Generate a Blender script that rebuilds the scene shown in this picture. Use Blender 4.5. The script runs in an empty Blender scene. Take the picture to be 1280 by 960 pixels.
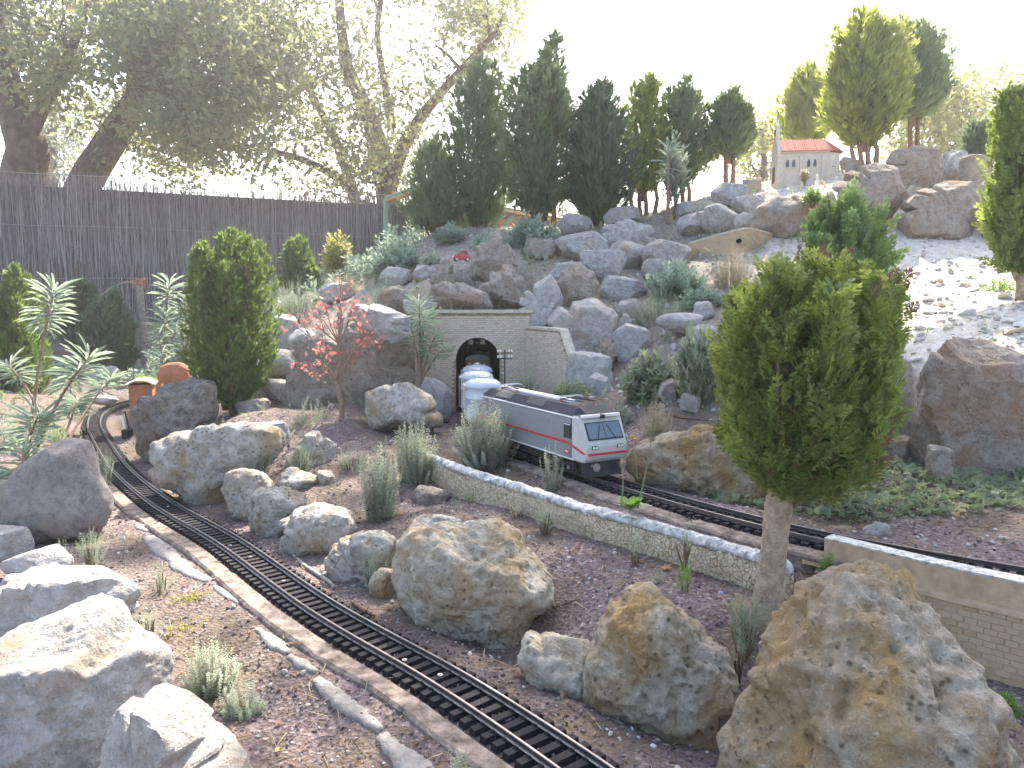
import bpy, bmesh, math, random
import numpy as np
from mathutils import Vector, Matrix, Euler
C = bpy.context.scene
COL = C.collection
PI = math.pi
rs = np.random.RandomState(7)
R = random.Random(11)

# ------------------------------------------------------------------ camera, world, sun, exposure
CAMZ, FPX, PITCH = 0.52, 950.0, math.radians(6.13)
cd = bpy.data.cameras.new('camera')
cam = bpy.data.objects.new('camera', cd); COL.objects.link(cam)
cam.location = (0, 0, CAMZ); cam.rotation_euler = (math.radians(90) - PITCH, 0, 0)
cd.sensor_width = 36; cd.lens = FPX / 1280 * 36
cd.clip_start = 0.02; cd.clip_end = 500
C.camera = cam
SUN_AZ, SUN_EL = math.radians(13), math.radians(46)
w = bpy.data.worlds.new('World'); C.world = w; w.use_nodes = True
nt = w.node_tree
sky = nt.nodes.new('ShaderNodeTexSky'); sky.sky_type = 'NISHITA'; sky.sun_disc = False
sky.sun_elevation = SUN_EL; sky.sun_rotation = SUN_AZ
sky.air_density = 1.0; sky.dust_density = 3.0; sky.ozone_density = 1.0
bg = nt.nodes['Background']; bg.inputs['Strength'].default_value = 0.15
nt.links.new(sky.outputs[0], bg.inputs[0])
sl = bpy.data.lights.new('sun', 'SUN'); sl.energy = 5.0; sl.angle = math.radians(0.53); sl.color = (1, .93, .80)
sun = bpy.data.objects.new('sun', sl); COL.objects.link(sun)
sdir = Vector((math.sin(SUN_AZ) * math.cos(SUN_EL), math.cos(SUN_AZ) * math.cos(SUN_EL), math.sin(SUN_EL)))
sun.rotation_euler = sdir.to_track_quat('Z', 'Y').to_euler()
C.view_settings.view_transform = 'Standard'; C.view_settings.look = 'None'
C.view_settings.exposure = 2.0; C.view_settings.gamma = 1.0
C.render.engine = 'CYCLES'
C.cycles.max_bounces = 6; C.cycles.diffuse_bounces = 3; C.cycles.transparent_max_bounces = 8
C.cycles.use_denoising = True

def W(px, py, Y):
    """the point at forward distance Y that is seen at the photograph's (px, py)"""
    u = (px - 640) / FPX; v = (480 - py) / FPX
    t = Y / (math.cos(PITCH) + v * math.sin(PITCH))
    return Vector((u * t, Y, CAMZ + t * (-math.sin(PITCH) + v * math.cos(PITCH))))
def onz(px, py, z):
    u = (px - 640) / FPX; v = (480 - py) / FPX
    t = (z - CAMZ) / (-math.sin(PITCH) + v * math.cos(PITCH))
    return (u * t, t * (math.cos(PITCH) + v * math.sin(PITCH)))

# ------------------------------------------------------------------ noise
def _h(ix, iy, iz, s):
    with np.errstate(over='ignore'):
        h = (ix.astype(np.uint32) * np.uint32(374761393) + iy.astype(np.uint32) * np.uint32(668265263)
             + iz.astype(np.uint32) * np.uint32(2147483647) + np.uint32((s * 974634777) & 0xffffffff))
        h = (h ^ (h >> np.uint32(13))) * np.uint32(1274126177)
        h = h ^ (h >> np.uint32(16))
    return h.astype(np.float64) / 4294967295.0 * 2 - 1
def vnoise(p, s=0):
    i = np.floor(p).astype(np.int64); f = p - i; u = f * f * (3 - 2 * f)
    i = i & 0xffffffff
    x, y, z = i[:, 0], i[:, 1], i[:, 2]; r = 0
    for dx in (0, 1):
        wx = u[:, 0] if dx else 1 - u[:, 0]
        for dy in (0, 1):
            wy = u[:, 1] if dy else 1 - u[:, 1]
            for dz in (0, 1):
                wz = u[:, 2] if dz else 1 - u[:, 2]
                r = r + wx * wy * wz * _h((x + dx) & 0xffffffff, (y + dy) & 0xffffffff, (z + dz) & 0xffffffff, s)
    return r
def fbm(p, s=0, o=4, g=.5):
    a, r, q = 1.0, 0, p
    for k in range(o):
        r = r + a * vnoise(q, s + k); a *= g; q = q * 2.03 + 7.1
    return r
def ridge(p, s=0, o=4):
    a, r, q = 1.0, 0, p
    for k in range(o):
        r = r + a * (1 - 2 * np.abs(vnoise(q, s + k))); a *= .5; q = q * 2.07 + 3.3
    return r

# ------------------------------------------------------------------ mesh helpers
def mesh_from(name, v, t, smooth=False):
    me = bpy.data.meshes.new(name)
    v = np.asarray(v, dtype=np.float32); t = np.asarray(t, dtype=np.int32)
    me.vertices.add(len(v)); me.vertices.foreach_set('co', v.ravel())
    me.loops.add(len(t) * 3); me.loops.foreach_set('vertex_index', t.ravel())
    me.polygons.add(len(t)); me.polygons.foreach_set('loop_start', np.arange(0, len(t) * 3, 3, dtype=np.int32))
    me.polygons.foreach_set('use_smooth', np.full(len(t), smooth, dtype=bool))
    me.update(calc_edges=True)
    return me
def tag(o, label=None, cat=None, group=None, kind=None):
    if label: o['label'] = label
    if cat: o['category'] = cat
    if group: o['group'] = group
    if kind: o['kind'] = kind
    return o
def link(name, me, mat=None, parent=None, loc=None):
    o = bpy.data.objects.new(name, me); COL.objects.link(o)
    if mat is not None and me is not None and len(me.materials) == 0: me.materials.append(mat)
    if parent is not None: o.parent = parent
    if loc is not None: o.location = loc
    return o
def empty(name, loc, rz=0, label=None, cat=None, group=None):
    o = bpy.data.objects.new(name, None); COL.objects.link(o)
    o.empty_display_size = .05; o.location = loc; o.rotation_euler = (0, 0, rz)
    return tag(o, label, cat, group)
def copy_tree(o, parent=None):
    c = o.copy(); COL.objects.link(c); c.parent = parent
    for ch in list(o.children): copy_tree(ch, c)
    return c
BOXT = np.array([[0,2,1],[0,3,2],[4,5,6],[4,6,7],[0,1,5],[0,5,4],[1,2,6],[1,6,5],[2,3,7],[2,7,6],[3,0,4],[3,4,7]])
class G:
    def __init__(s): s.v = []; s.t = []; s.n = 0
    def add(s, v, t):
        v = np.asarray(v, dtype=float).reshape(-1, 3); s.v.append(v); s.t.append(np.asarray(t) + s.n); s.n += len(v); return s
    def box(s, c, d, rz=0, M=None):
        x, y, z = d[0] / 2, d[1] / 2, d[2] / 2
        v = np.array([[-x,-y,-z],[x,-y,-z],[x,y,-z],[-x,y,-z],[-x,-y,z],[x,-y,z],[x,y,z],[-x,y,z]])
        if M is not None: v = v @ np.array(M.to_3x3()).T
        if rz:
            cz, sz = math.cos(rz), math.sin(rz); v = v @ np.array([[cz, sz, 0], [-sz, cz, 0], [0, 0, 1]])
        return s.add(v + np.array(c), BOXT)
    def hexa(s, v8): return s.add(v8, BOXT)
    def tube(s, pts, rad, n=6, cap=True):
        pts = np.asarray(pts, dtype=float); m = len(pts)
        if np.isscalar(rad): rad = [rad] * m
        d = np.gradient(pts, axis=0); d /= np.linalg.norm(d, axis=1)[:, None] + 1e-9
        up = np.array([0.13, .31, 1.0]) if abs(d[0][2]) < .9 else np.array([1.0, .2, 0])
        V = []
        for k in range(m):
            a = np.cross(d[k], up); a /= np.linalg.norm(a) + 1e-9; b = np.cross(d[k], a)
            up = np.cross(a, d[k])
            for j in range(n):
                th = 2 * PI * j / n; V.append(pts[k] + rad[k] * (math.cos(th) * a + math.sin(th) * b))
        T = []
        for k in range(m - 1):
            for j in range(n):
                a0 = k * n + j; a1 = k * n + (j + 1) % n; T += [[a0, a1, a1 + n], [a0, a1 + n, a0 + n]]
        if cap:
            V.append(pts[0]); V.append(pts[-1]); q = len(V)
            for j in range(n): T += [[q - 2, (j + 1) % n, j], [q - 1, (m - 1) * n + j, (m - 1) * n + (j + 1) % n]]
        return s.add(V, T)
    def cyl(s, p0, p1, r0, r1=None, n=12): return s.tube([p0, p1], [r0, r0 if r1 is None else r1], n)
    def lathe(s, prof, c=(0, 0, 0), n=20):
        V = []; T = []
        for r, z in prof:
            for j in range(n):
                a = 2 * PI * j / n; V.append([c[0] + r * math.cos(a), c[1] + r * math.sin(a), c[2] + z])
        for k in range(len(prof) - 1):
            for j in range(n):
                a0 = k * n + j; a1 = k * n + (j + 1) % n; T += [[a0, a1, a1 + n], [a0, a1 + n, a0 + n]]
        return s.add(V, T)
    def prism(s, poly, lo, hi, axis=2):
        """a flat polygon (convex or fan-able) given depth along an axis"""
        n = len(poly); V = []
        for q in (lo, hi):
            for a, b in poly:
                V.append({0: (q, a, b), 1: (a, q, b), 2: (a, b, q)}[axis])
        ca = sum(p[0] for p in poly) / n; cb = sum(p[1] for p in poly) / n
        for q in (lo, hi): V.append({0: (q, ca, cb), 1: (ca, q, cb), 2: (ca, cb, q)}[axis])
        T = []
        for j in range(n):
            k = (j + 1) % n
            T += [[2 * n, k, j], [2 * n + 1, n + j, n + k], [j, k, n + k], [j, n + k, n + j]]
        return s.add(V, T)
    def data(s): return np.concatenate(s.v), np.concatenate(s.t)
    def build(s, name, mat, parent=None, smooth=False, loc=None, recalc=True):
        v, t = s.data(); me = mesh_from(name, v, t, smooth)
        if recalc and len(t) < 60000:
            bm = bmesh.new(); bm.from_mesh(me); bmesh.ops.recalc_face_normals(bm, faces=bm.faces[:]); bm.to_mesh(me); bm.free()
        return link(name, me, mat, parent, loc)
def frames(d, roll=None, N=None):
    """rotation matrices whose local Y is d"""
    d = d / (np.linalg.norm(d, axis=1)[:, None] + 1e-9)
    ref = rs.normal(size=d.shape) if N is None else N
    x = np.cross(d, ref); x /= np.linalg.norm(x, axis=1)[:, None] + 1e-9
    z = np.cross(x, d)
    return np.stack([x, d, z], axis=2)
def scatter(tmpls, pos, rot, sc):
    """many copies of small template meshes as one pair of arrays"""
    pos = np.asarray(pos); n = len(pos); sc = np.asarray(sc)
    if sc.ndim == 1: sc = np.repeat(sc[:, None], 3, axis=1)
    which = rs.randint(0, len(tmpls), n); V = []; T = []; off = 0
    for k, (tv, tt) in enumerate(tmpls):
        m = which == k
        if not m.any(): continue
        v = np.einsum('nij,mnj->mni' if False else 'nij,nmj->nmi', rot[m], tv[None] * sc[m][:, None, :]) + pos[m][:, None]
        c = m.sum(); V.append(v.reshape(-1, 3))
        T.append((tt[None] + (np.arange(c) * len(tv))[:, None, None]).reshape(-1, 3) + off); off += c * len(tv)
    return np.concatenate(V), np.concatenate(T)
def randrot(n):
    return frames(rs.normal(size=(n, 3)))

# ------------------------------------------------------------------ templates for foliage and stones
def rh(V, T, base, d, L, w, lift=0.0):
    d = np.array(d, float); d /= np.linalg.norm(d); s = np.cross(d, [0, 0, 1.0])
    if np.linalg.norm(s) < .1: s = np.array([1.0, 0, 0])
    s /= np.linalg.norm(s); b = np.array(base, float); k = len(V)
    V += [b, b + d * L * .5 + s * w, b + d * L + np.array([0, 0, lift]), b + d * L * .5 - s * w]
    T += [[k, k + 1, k + 2], [k, k + 2, k + 3]]
def t_frond(seed, pairs=5, wid=.055):
    q = random.Random(seed); V = []; T = []
    for i in range(pairs):
        y = .08 + .82 * i / pairs; L = .46 * (1 - .55 * i / pairs) * q.uniform(.8, 1.15)
        for sx in (-1, 1):
            a = math.radians(q.uniform(30, 52)); dz = q.uniform(-.15, .25)
            rh(V, T, (0, y, -.12 * y * y), (sx * math.sin(a), math.cos(a), dz), L, wid)
            if i < pairs - 1:
                b0 = (sx * math.sin(a) * L * .45, y + math.cos(a) * L * .45, dz * L * .4 - .12 * y * y)
                rh(V, T, b0, (sx * math.sin(a * 2), math.cos(a * 2), dz), L * .5, wid * .8)
    rh(V, T, (0, .55, -.05), (0, 1, 0), .48, wid)
    return np.array(V), np.array(T)
def t_tuft(seed, n=6):
    q = random.Random(seed); V = []; T = []
    for i in range(n):
        a = q.uniform(0, 2 * PI); t = q.uniform(.12, .5)
        rh(V, T, (q.uniform(-.1, .1), q.uniform(0, .35), q.uniform(-.1, .1)), (math.cos(a) * t, 1, math.sin(a) * t), q.uniform(.45, .8), q.uniform(.05, .1))
    return np.array(V), np.array(T)
def t_leaf(w=.28):
    return np.array([[0,0,0],[w,.5,.06],[0,1,-.05],[-w,.5,.06]], float), np.array([[0,1,2],[0,2,3]])
def t_sprig(seed, n=26, L=.13, w=.03, spread=1.0, ys=.2):
    q = random.Random(seed); V = []; T = []
    for k in range(3):
        a = 2 * PI * k / 3; V.append(np.array([math.cos(a) * .012, 0, math.sin(a) * .012]))
    V.append(np.array([0, 1.0, 0])); T += [[0, 1, 3], [1, 2, 3], [2, 0, 3]]
    for i in range(n):
        y = .12 + .86 * (i + q.random()) / n; a = i * 2.4 + q.uniform(-.3, .3); l = L * (1.15 - .6 * y) * q.uniform(.7, 1.2)
        ca, sa, up = math.cos(a) * spread * l, math.sin(a) * spread * l, q.uniform(.4, 1.1) * l * ys; k_ = len(V); tx, tz_ = -math.sin(a) * w, math.cos(a) * w
        V += [np.array([0, y, 0.]), np.array([ca * .5 + tx, y + up * .5, sa * .5 + tz_]), np.array([ca, y + up, sa]), np.array([ca * .5 - tx, y + up * .5, sa * .5 - tz_])]
        T += [[k_, k_ + 1, k_ + 2], [k_, k_ + 2, k_ + 3]]
    return np.array(V), np.array(T)
def icos(sub):
    bm = bmesh.new(); bmesh.ops.create_icosphere(bm, subdivisions=sub, radius=1.0)
    v = np.array([x.co[:] for x in bm.verts]); t = np.array([[x.index for x in f.verts] for f in bm.faces]); bm.free()
    v /= np.linalg.norm(v, axis=1)[:, None]
    return v, t
_ico = {}
def ico(k):
    if k not in _ico: _ico[k] = icos(k)
    return _ico[k]
def t_pebble(seed):
    v, t = ico(1); r = np.random.RandomState(seed)
    pl = r.normal(size=(6, 3)); pl /= np.linalg.norm(pl, axis=1)[:, None]
    dd = v @ pl.T; k = np.min(np.where(dd > .1, r.uniform(.5, .9, 6)[None] / np.maximum(dd, .1), 1), axis=1)
    return v * np.minimum(k, 1)[:, None] * np.array([1, .8, .62]), t
FROND = [t_frond(k) for k in range(4)]
FROND4 = [t_frond(k + 7, 4, .075) for k in range(4)]
TUFT = [t_tuft(k) for k in range(5)]
LEAF = [t_leaf(.3), t_leaf(.22)]
NARROW = [t_leaf(.1)]
SPRIG = [t_sprig(k) for k in range(4)]
PEB = [t_pebble(k) for k in range(5)]

# ------------------------------------------------------------------ materials
def newmat(name, rough=.8, spec=.3):
    m = bpy.data.materials.new(name); m.use_nodes = True; n = m.node_tree
    b = n.nodes['Principled BSDF']; b.inputs['Roughness'].default_value = rough
    b.inputs['Specular IOR Level'].default_value = spec
    return m, n, b
def N(n, typ, **kw):
    o = n.nodes.new(typ)
    for k, v in kw.items():
        if k in o.inputs: o.inputs[k].default_value = v
        else: setattr(o, k, v)
    return o
def coords(n, obj=True):
    return n.nodes.new('ShaderNodeTexCoord').outputs['Object'] if obj else n.nodes.new('ShaderNodeNewGeometry').outputs['Position']
def noise(n, vec, scale, detail=4, rough=.55, dist=0):
    o = n.nodes.new('ShaderNodeTexNoise'); o.inputs['Scale'].default_value = scale; o.inputs['Detail'].default_value = detail
    o.inputs['Roughness'].default_value = rough; o.inputs['Distortion'].default_value = dist
    n.links.new(vec, o.inputs['Vector']); return o.outputs['Fac']
def ramp(n, fac, stops):
    o = n.nodes.new('ShaderNodeValToRGB'); e = o.color_ramp.elements
    while len(e) < len(stops): e.new(.5)
    for k, (p, c) in enumerate(stops): e[k].position = p; e[k].color = (*c, 1) if len(c) == 3 else c
    n.links.new(fac, o.inputs['Fac']); return o.outputs['Color']
def mixc(n, fac, a, b, mode='MIX'):
    o = n.nodes.new('ShaderNodeMix'); o.data_type = 'RGBA'; o.blend_type = mode
    for s, v in ((0, fac), (6, a), (7, b)):
        if hasattr(v, 'is_linked') or hasattr(v, 'node'): n.links.new(v, o.inputs[s])
        else: o.inputs[s].default_value = v if s == 0 else ((*v, 1) if len(v) == 3 else v)
    return o.outputs[2]
def bump(n, b, h, strength=.5, dist=.01, prev=None):
    o = n.nodes.new('ShaderNodeBump'); o.inputs['Strength'].default_value = strength; o.inputs['Distance'].default_value = dist
    n.links.new(h, o.inputs['Height'])
    if prev is not None: n.links.new(prev, o.inputs['Normal'])
    n.links.new(o.outputs[0], b.inputs['Normal']); return o.outputs[0]
def g3(lo, hi): return [(.36, (0,0,0)), (.64, (1,1,1))]

def rock_mat(name, pale, mid, warm, dark, warm_amt=.5, pit=.6, sc=1.0):
    m, n, b = newmat(name, .92, .15); v = coords(n, False)
    big = noise(n, v, 9 * sc, 5, .6, .4); md = noise(n, v, 38 * sc, 6, .68, .3); fine = noise(n, v, 220 * sc, 4, .7)
    c = ramp(n, md, [(.36, mid), (.58, pale)])
    wf = ramp(n, big, [(.62 - .3 * warm_amt, (0,0,0)), (.78 - .2 * warm_amt, (1,1,1))])
    c = mixc(n, wf, c, warm)
    df = ramp(n, noise(n, v, 75 * sc, 6, .72), [(.54, (0,0,0)), (.74, (1,1,1))])
    dk = n.nodes.new('ShaderNodeMath'); dk.operation = 'MULTIPLY'; n.links.new(df, dk.inputs[0]); dk.inputs[1].default_value = .62
    c = mixc(n, dk.outputs[0], c, dark)
    lf = ramp(n, noise(n, v, 130 * sc, 3, .6), [(.6, (0,0,0)), (.7, (1,1,1))])
    lk = n.nodes.new('ShaderNodeMath'); lk.operation = 'MULTIPLY'; n.links.new(lf, lk.inputs[0]); lk.inputs[1].default_value = .55
    c = mixc(n, lk.outputs[0], c, tuple(min(.72, x * 1.35) for x in pale))
    vo = n.nodes.new('ShaderNodeTexVoronoi'); vo.inputs['Scale'].default_value = 90 * sc; n.links.new(v, vo.inputs['Vector'])
    vr0 = ramp(n, vo.outputs['Distance'], [(.10, (0,0,0)), (.34, (1,1,1))]); hit = ramp(n, noise(n, v, 30 * sc, 3, .6), [(.50, (1,1,1)), (.58, (0,0,0))])
    vr = mixc(n, 1.0, vr0, hit, 'LIGHTEN')
    inv = n.nodes.new('ShaderNodeMath'); inv.operation = 'MULTIPLY_ADD'; n.links.new(vr, inv.inputs[0]); inv.inputs[1].default_value = -.75 * pit; inv.inputs[2].default_value = .75 * pit
    c = mixc(n, inv.outputs[0], c, dark)
    n.links.new(c, b.inputs['Base Color'])
    p = bump(n, b, md, .8, .014); p = bump(n, b, noise(n, v, 95 * sc, 5, .75), .9, .006, p); p = bump(n, b, vr, pit * .8, .004, p); bump(n, b, fine, .9, .003, p)
    return m
M = {}
M['rock_grey'] = rock_mat('grey_limestone', (.44,.415,.385), (.27,.25,.23), (.36,.27,.19), (.10,.09,.085), .25, .3)
M['rock_slate'] = rock_mat('dark_slate_limestone', (.31,.28,.255), (.19,.17,.155), (.30,.25,.21), (.08,.075,.075), .3, .25)
M['rock_blue'] = rock_mat('pale_blue_grey_limestone', (.50,.475,.445), (.33,.31,.29), (.38,.31,.25), (.14,.14,.15), .25, .2)
M['rock_white'] = rock_mat('white_limestone', (.46,.43,.39), (.31,.28,.25), (.34,.245,.165), (.14,.115,.095), .35, .25)
M['rock_ochre'] = rock_mat('ochre_tufa', (.44,.39,.31), (.29,.23,.155), (.36,.235,.10), (.09,.065,.04), .7, 1.0)
M['rock_cream'] = rock_mat('cream_tufa', (.52,.47,.38), (.36,.30,.22), (.37,.25,.11), (.13,.10,.065), .5, .9)
M['rock_mossy'] = rock_mat('grey_brown_weathered_tufa', (.47,.44,.395), (.27,.235,.19), (.32,.235,.13), (.08,.065,.045), .45, 1.0)
M['rock_brown'] = rock_mat('brown_rough_stone', (.38,.33,.275), (.235,.195,.155), (.30,.20,.13), (.07,.055,.05), .5, .8)
M['rock_dark'] = rock_mat('dark_weathered_stone', (.27,.24,.21), (.13,.115,.10), (.20,.15,.10), (.05,.04,.035), .4, 1.0)

def ground_mat():
    m, n, b = newmat('garden_ground', .95, .1); v = coords(n, False)
    vo = n.nodes.new('ShaderNodeTexVoronoi'); vo.inputs['Scale'].default_value = 170; n.links.new(v, vo.inputs['Vector'])
    gc = ramp(n, vo.outputs['Color'], [(.1, (.095,.07,.068)), (.5, (.16,.12,.118)), (.8, (.22,.175,.168)), (1.0, (.40,.36,.33))])
    soil = ramp(n, noise(n, v, 26, 6, .7), [(.3, (.065,.048,.036)), (.7, (.20,.155,.115))])
    f = ramp(n, noise(n, v, 3.2, 5, .65), [(.42, (0,0,0)), (.62, (1,1,1))])
    c = mixc(n, f, gc, soil)
    # farther up the slope the ground turns to pale dry grit
    sp = n.nodes.new('ShaderNodeSeparateXYZ'); n.links.new(v, sp.inputs[0])
    mr = n.nodes.new('ShaderNodeMapRange'); mr.inputs[1].default_value = .16; mr.inputs[2].default_value = .42; n.links.new(sp.outputs[2], mr.inputs[0])
    grit = ramp(n, noise(n, v, 60, 6, .75), [(.3, (.13,.105,.08)), (.5, (.26,.22,.18)), (.75, (.42,.38,.33))])
    c = mixc(n, mr.outputs[0], c, grit)
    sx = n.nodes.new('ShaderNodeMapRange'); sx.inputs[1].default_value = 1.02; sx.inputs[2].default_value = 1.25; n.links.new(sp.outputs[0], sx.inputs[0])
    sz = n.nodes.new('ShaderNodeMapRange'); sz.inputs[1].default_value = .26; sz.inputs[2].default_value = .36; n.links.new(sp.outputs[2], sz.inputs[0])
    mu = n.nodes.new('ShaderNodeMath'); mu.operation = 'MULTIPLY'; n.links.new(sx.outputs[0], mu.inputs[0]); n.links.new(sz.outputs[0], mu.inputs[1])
    sunlit_gravel = ramp(n, noise(n, v, 34, 6, .75), [(.32, (.34,.26,.19)), (.46, (.56,.50,.42)), (.7, (.70,.65,.57))])  # pale gravel, raised further to imitate blown-out sun on this slope
    c = mixc(n, mu.outputs[0], c, sunlit_gravel)
    n.links.new(c, b.inputs['Base Color'])
    p = bump(n, b, vo.outputs['Distance'], .7, .004); bump(n, b, noise(n, v, 45, 5, .7), .6, .01, p)
    return m
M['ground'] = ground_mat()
def plain(name, col, rough=.7, spec=.3, var=.15, sc=60, metal=0, b_=.3, bd=.002):
    m, n, b = newmat(name, rough, spec); v = coords(n, False); b.inputs['Metallic'].default_value = metal
    f = noise(n, v, sc, 5, .65)
    n.links.new(ramp(n, f, [(.25, tuple(x * (1 - var * 1.6) for x in col)), (.75, tuple(min(1, x * (1 + var)) for x in col))]), b.inputs['Base Color'])
    if b_: bump(n, b, noise(n, v, sc * 3, 4, .6), b_, bd)
    return m
def islands(name, cols, rough=.85, b_=.5):
    m, n, b = newmat(name, rough, .2); g = n.nodes.new('ShaderNodeNewGeometry')
    k = len(cols); n.links.new(ramp(n, g.outputs['Random Per Island'], [(i / (k - 1), c) for i, c in enumerate(cols)]), b.inputs['Base Color'])
    if b_: bump(n, b, noise(n, g.outputs['Position'], 900, 3, .6), b_, .001)
    return m
M['lava'] = islands('reddish_lava_grit', [(.08,.056,.055), (.13,.09,.09), (.18,.13,.13), (.24,.18,.175), (.16,.13,.135), (.34,.29,.27)])
M['chip'] = islands('pale_stone_chips', [(.30,.26,.22), (.42,.38,.33), (.55,.52,.48), (.36,.34,.33), (.48,.40,.30)])
M['chalk_stone'] = islands('chalky_flat_stone', [(.55,.50,.44), (.66,.63,.58), (.48,.38,.28), (.62,.57,.50), (.52,.44,.36)])
def leafm(name, cols, trans=.35, rough=.55, warm=None, spec=.35):
    m, n, b = newmat(name, rough, spec); g = n.nodes.new('ShaderNodeNewGeometry'); k = len(cols)
    c = ramp(n, g.outputs['Random Per Island'], [(i / (k - 1), x) for i, x in enumerate(cols)])
    f = noise(n, g.outputs['Position'], 7, 3, .6)
    c = mixc(n, ramp(n, f, [(.35, (0,0,0)), (.7, (.5,.5,.5))]), c, warm or tuple(min(1, x * 1.5) for x in cols[-1]))
    n.links.new(c, b.inputs['Base Color'])
    tr = n.nodes.new('ShaderNodeBsdfTranslucent')
    hs = n.nodes.new('ShaderNodeHueSaturation'); hs.inputs['Hue'].default_value = .485; hs.inputs['Saturation'].default_value = 1.15; hs.inputs['Value'].default_value = 1.9
    n.links.new(c, hs.inputs['Color']); n.links.new(hs.outputs[0], tr.inputs['Color'])
    mx = n.nodes.new('ShaderNodeMixShader'); mx.inputs[0].default_value = trans
    out = n.nodes['Material Output']; n.links.new(b.outputs[0], mx.inputs[1]); n.links.new(tr.outputs[0], mx.inputs[2]); n.links.new(mx.outputs[0], out.inputs['Surface'])
    return m
M['thuja'] = leafm('thuja_green', [(.07,.115,.03), (.115,.17,.045), (.16,.215,.06), (.24,.28,.10)], .45, .5, (.20,.23,.08))
M['thuja_back'] = leafm('blue_green_conifer', [(.10,.16,.07), (.14,.20,.085), (.19,.25,.11)], .5)
M['cypress'] = leafm('cypress_green', [(.085,.12,.065), (.115,.155,.075), (.15,.19,.09)], .45)
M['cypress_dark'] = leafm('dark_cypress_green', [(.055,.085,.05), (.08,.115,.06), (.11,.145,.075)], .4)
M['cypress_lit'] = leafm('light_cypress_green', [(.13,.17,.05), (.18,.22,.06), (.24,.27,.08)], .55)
M['bush'] = leafm('dense_bush_green', [(.06,.10,.03), (.085,.13,.04), (.12,.165,.055)], .4)
M['oak'] = leafm('holm_oak_leaf', [(.085,.12,.07), (.115,.15,.085), (.145,.175,.095), (.16,.16,.08)], .48)
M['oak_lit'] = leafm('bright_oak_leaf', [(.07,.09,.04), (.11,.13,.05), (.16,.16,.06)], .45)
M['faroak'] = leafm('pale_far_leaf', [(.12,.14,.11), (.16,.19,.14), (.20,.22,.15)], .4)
M['silver'] = leafm('silver_grey_leaf', [(.20,.22,.16), (.28,.30,.21), (.36,.37,.27), (.22,.25,.19)], .25, .8)
M['sage'] = leafm('sage_green_leaf', [(.14,.18,.12), (.19,.23,.16), (.25,.28,.19)], .3, .7)
M['olive'] = leafm('blue_green_leaf', [(.13,.18,.14), (.19,.25,.19), (.26,.31,.23)], .3, .6)
M['euph'] = leafm('blue_grey_spurge_leaf', [(.12,.17,.13), (.17,.225,.17), (.24,.28,.21)], .3, .5)
M['green'] = leafm('fresh_green_leaf', [(.07,.14,.03), (.11,.20,.05), (.16,.25,.07)], .4)
M['lime'] = leafm('yellow_green_leaf', [(.17,.18,.05), (.22,.23,.07), (.26,.25,.09)], .45)
M['mat_green'] = leafm('ground_cover_green', [(.10,.145,.09), (.14,.185,.115), (.18,.22,.14), (.20,.23,.13)], .35)
M['red_leaf'] = leafm('red_maple_leaf', [(.30,.11,.11), (.34,.15,.13), (.31,.20,.14), (.27,.12,.11)], .45)
M['dry'] = leafm('dry_straw', [(.30,.25,.15), (.38,.33,.21), (.26,.24,.16)], .3)
M['bark'] = plain('oak_bark', (.15,.115,.09), .95, .1, .4, 14, b_=.9, bd=.03)
M['bark_thuja'] = plain('pale_flaking_bark', (.42,.33,.23), .9, .15, .35, 90, b_=.9, bd=.004)
M['stem'] = plain('brown_stem', (.20,.13,.09), .9, .1, .3, 80)
M['stem_red'] = plain('reddish_stem', (.26,.17,.12), .8, .2, .3, 80)
M['litter'] = leafm('dry_brown_leaf', [(.12,.07,.04), (.20,.12,.07), (.28,.19,.11), (.16,.10,.07)], .2, .8)
M['dead_spray'] = leafm('rusty_dead_spray', [(.14,.095,.05), (.19,.12,.065), (.11,.07,.045)], .15, .8)
M['rail'] = plain('bronze_rail', (.22,.20,.19), .32, .6, .25, 40, metal=.85, b_=.1)
M['sleeper'] = plain('black_plastic_sleeper', (.022,.020,.023), .75, .15, .3, 200, b_=.2, bd=.0005)
M['steel'] = plain('shiny_steel', (.60,.60,.60), .3, .5, .1, 100, metal=.9, b_=0)
M['bed'] = plain('pinkish_concrete', (.25,.20,.165), .95, .1, .55, 45, b_=.7, bd=.004)
M['bed_dirty'] = plain('dirty_concrete', (.12,.095,.09), .95, .1, .45, 70, b_=.8, bd=.004)
M['mortar'] = plain('pale_grey_mortar', (.30,.275,.245), .95, .1, .25, 50, b_=.6, bd=.004)
M['black'] = plain('black_paint', (.018,.018,.02), .5, .4, .2, 50, b_=0)
M['void'] = plain('shade_black', (.008,.008,.009), 1, 0, .1, 20, b_=0)  # shade of the tunnel and hole put into the colour as near black
M['loco_silver'] = plain('silver_grey_paint', (.24,.245,.25), .45, .5, .04, 25, b_=.03)
M['loco_cab'] = plain('white_cab_paint', (.50,.50,.49), .3, .5, .04, 25, b_=.03)
M['loco_roof'] = plain('dark_grey_roof_paint', (.02,.023,.034), .6, .2, .1, 40, b_=.03)
M['loco_trim'] = plain('light_silver_trim', (.75,.75,.76), .35, .5, .04, 40, b_=0)
M['red_paint'] = plain('red_stripe_paint', (.52,.03,.05), .35, .5, .05, 40, b_=0)
M['white_paint'] = plain('white_paint', (.8,.8,.8), .5, .4, .04, 40, b_=0)
M['under'] = plain('dark_underframe', (.035,.035,.038), .55, .4, .2, 90, b_=.2)
M['silo'] = plain('pale_blue_grey_tank', (.52,.57,.63), .3, .5, .05, 30, b_=.03)
M['yellow_paint'] = plain('yellow_paint', (.65,.42,.08), .5, .4, .1, 40, b_=0)
m, n, b = newmat('windscreen_glass', .08, .8); b.inputs['Base Color'].default_value = (.16,.21,.27,1); M['glass'] = m
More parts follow.
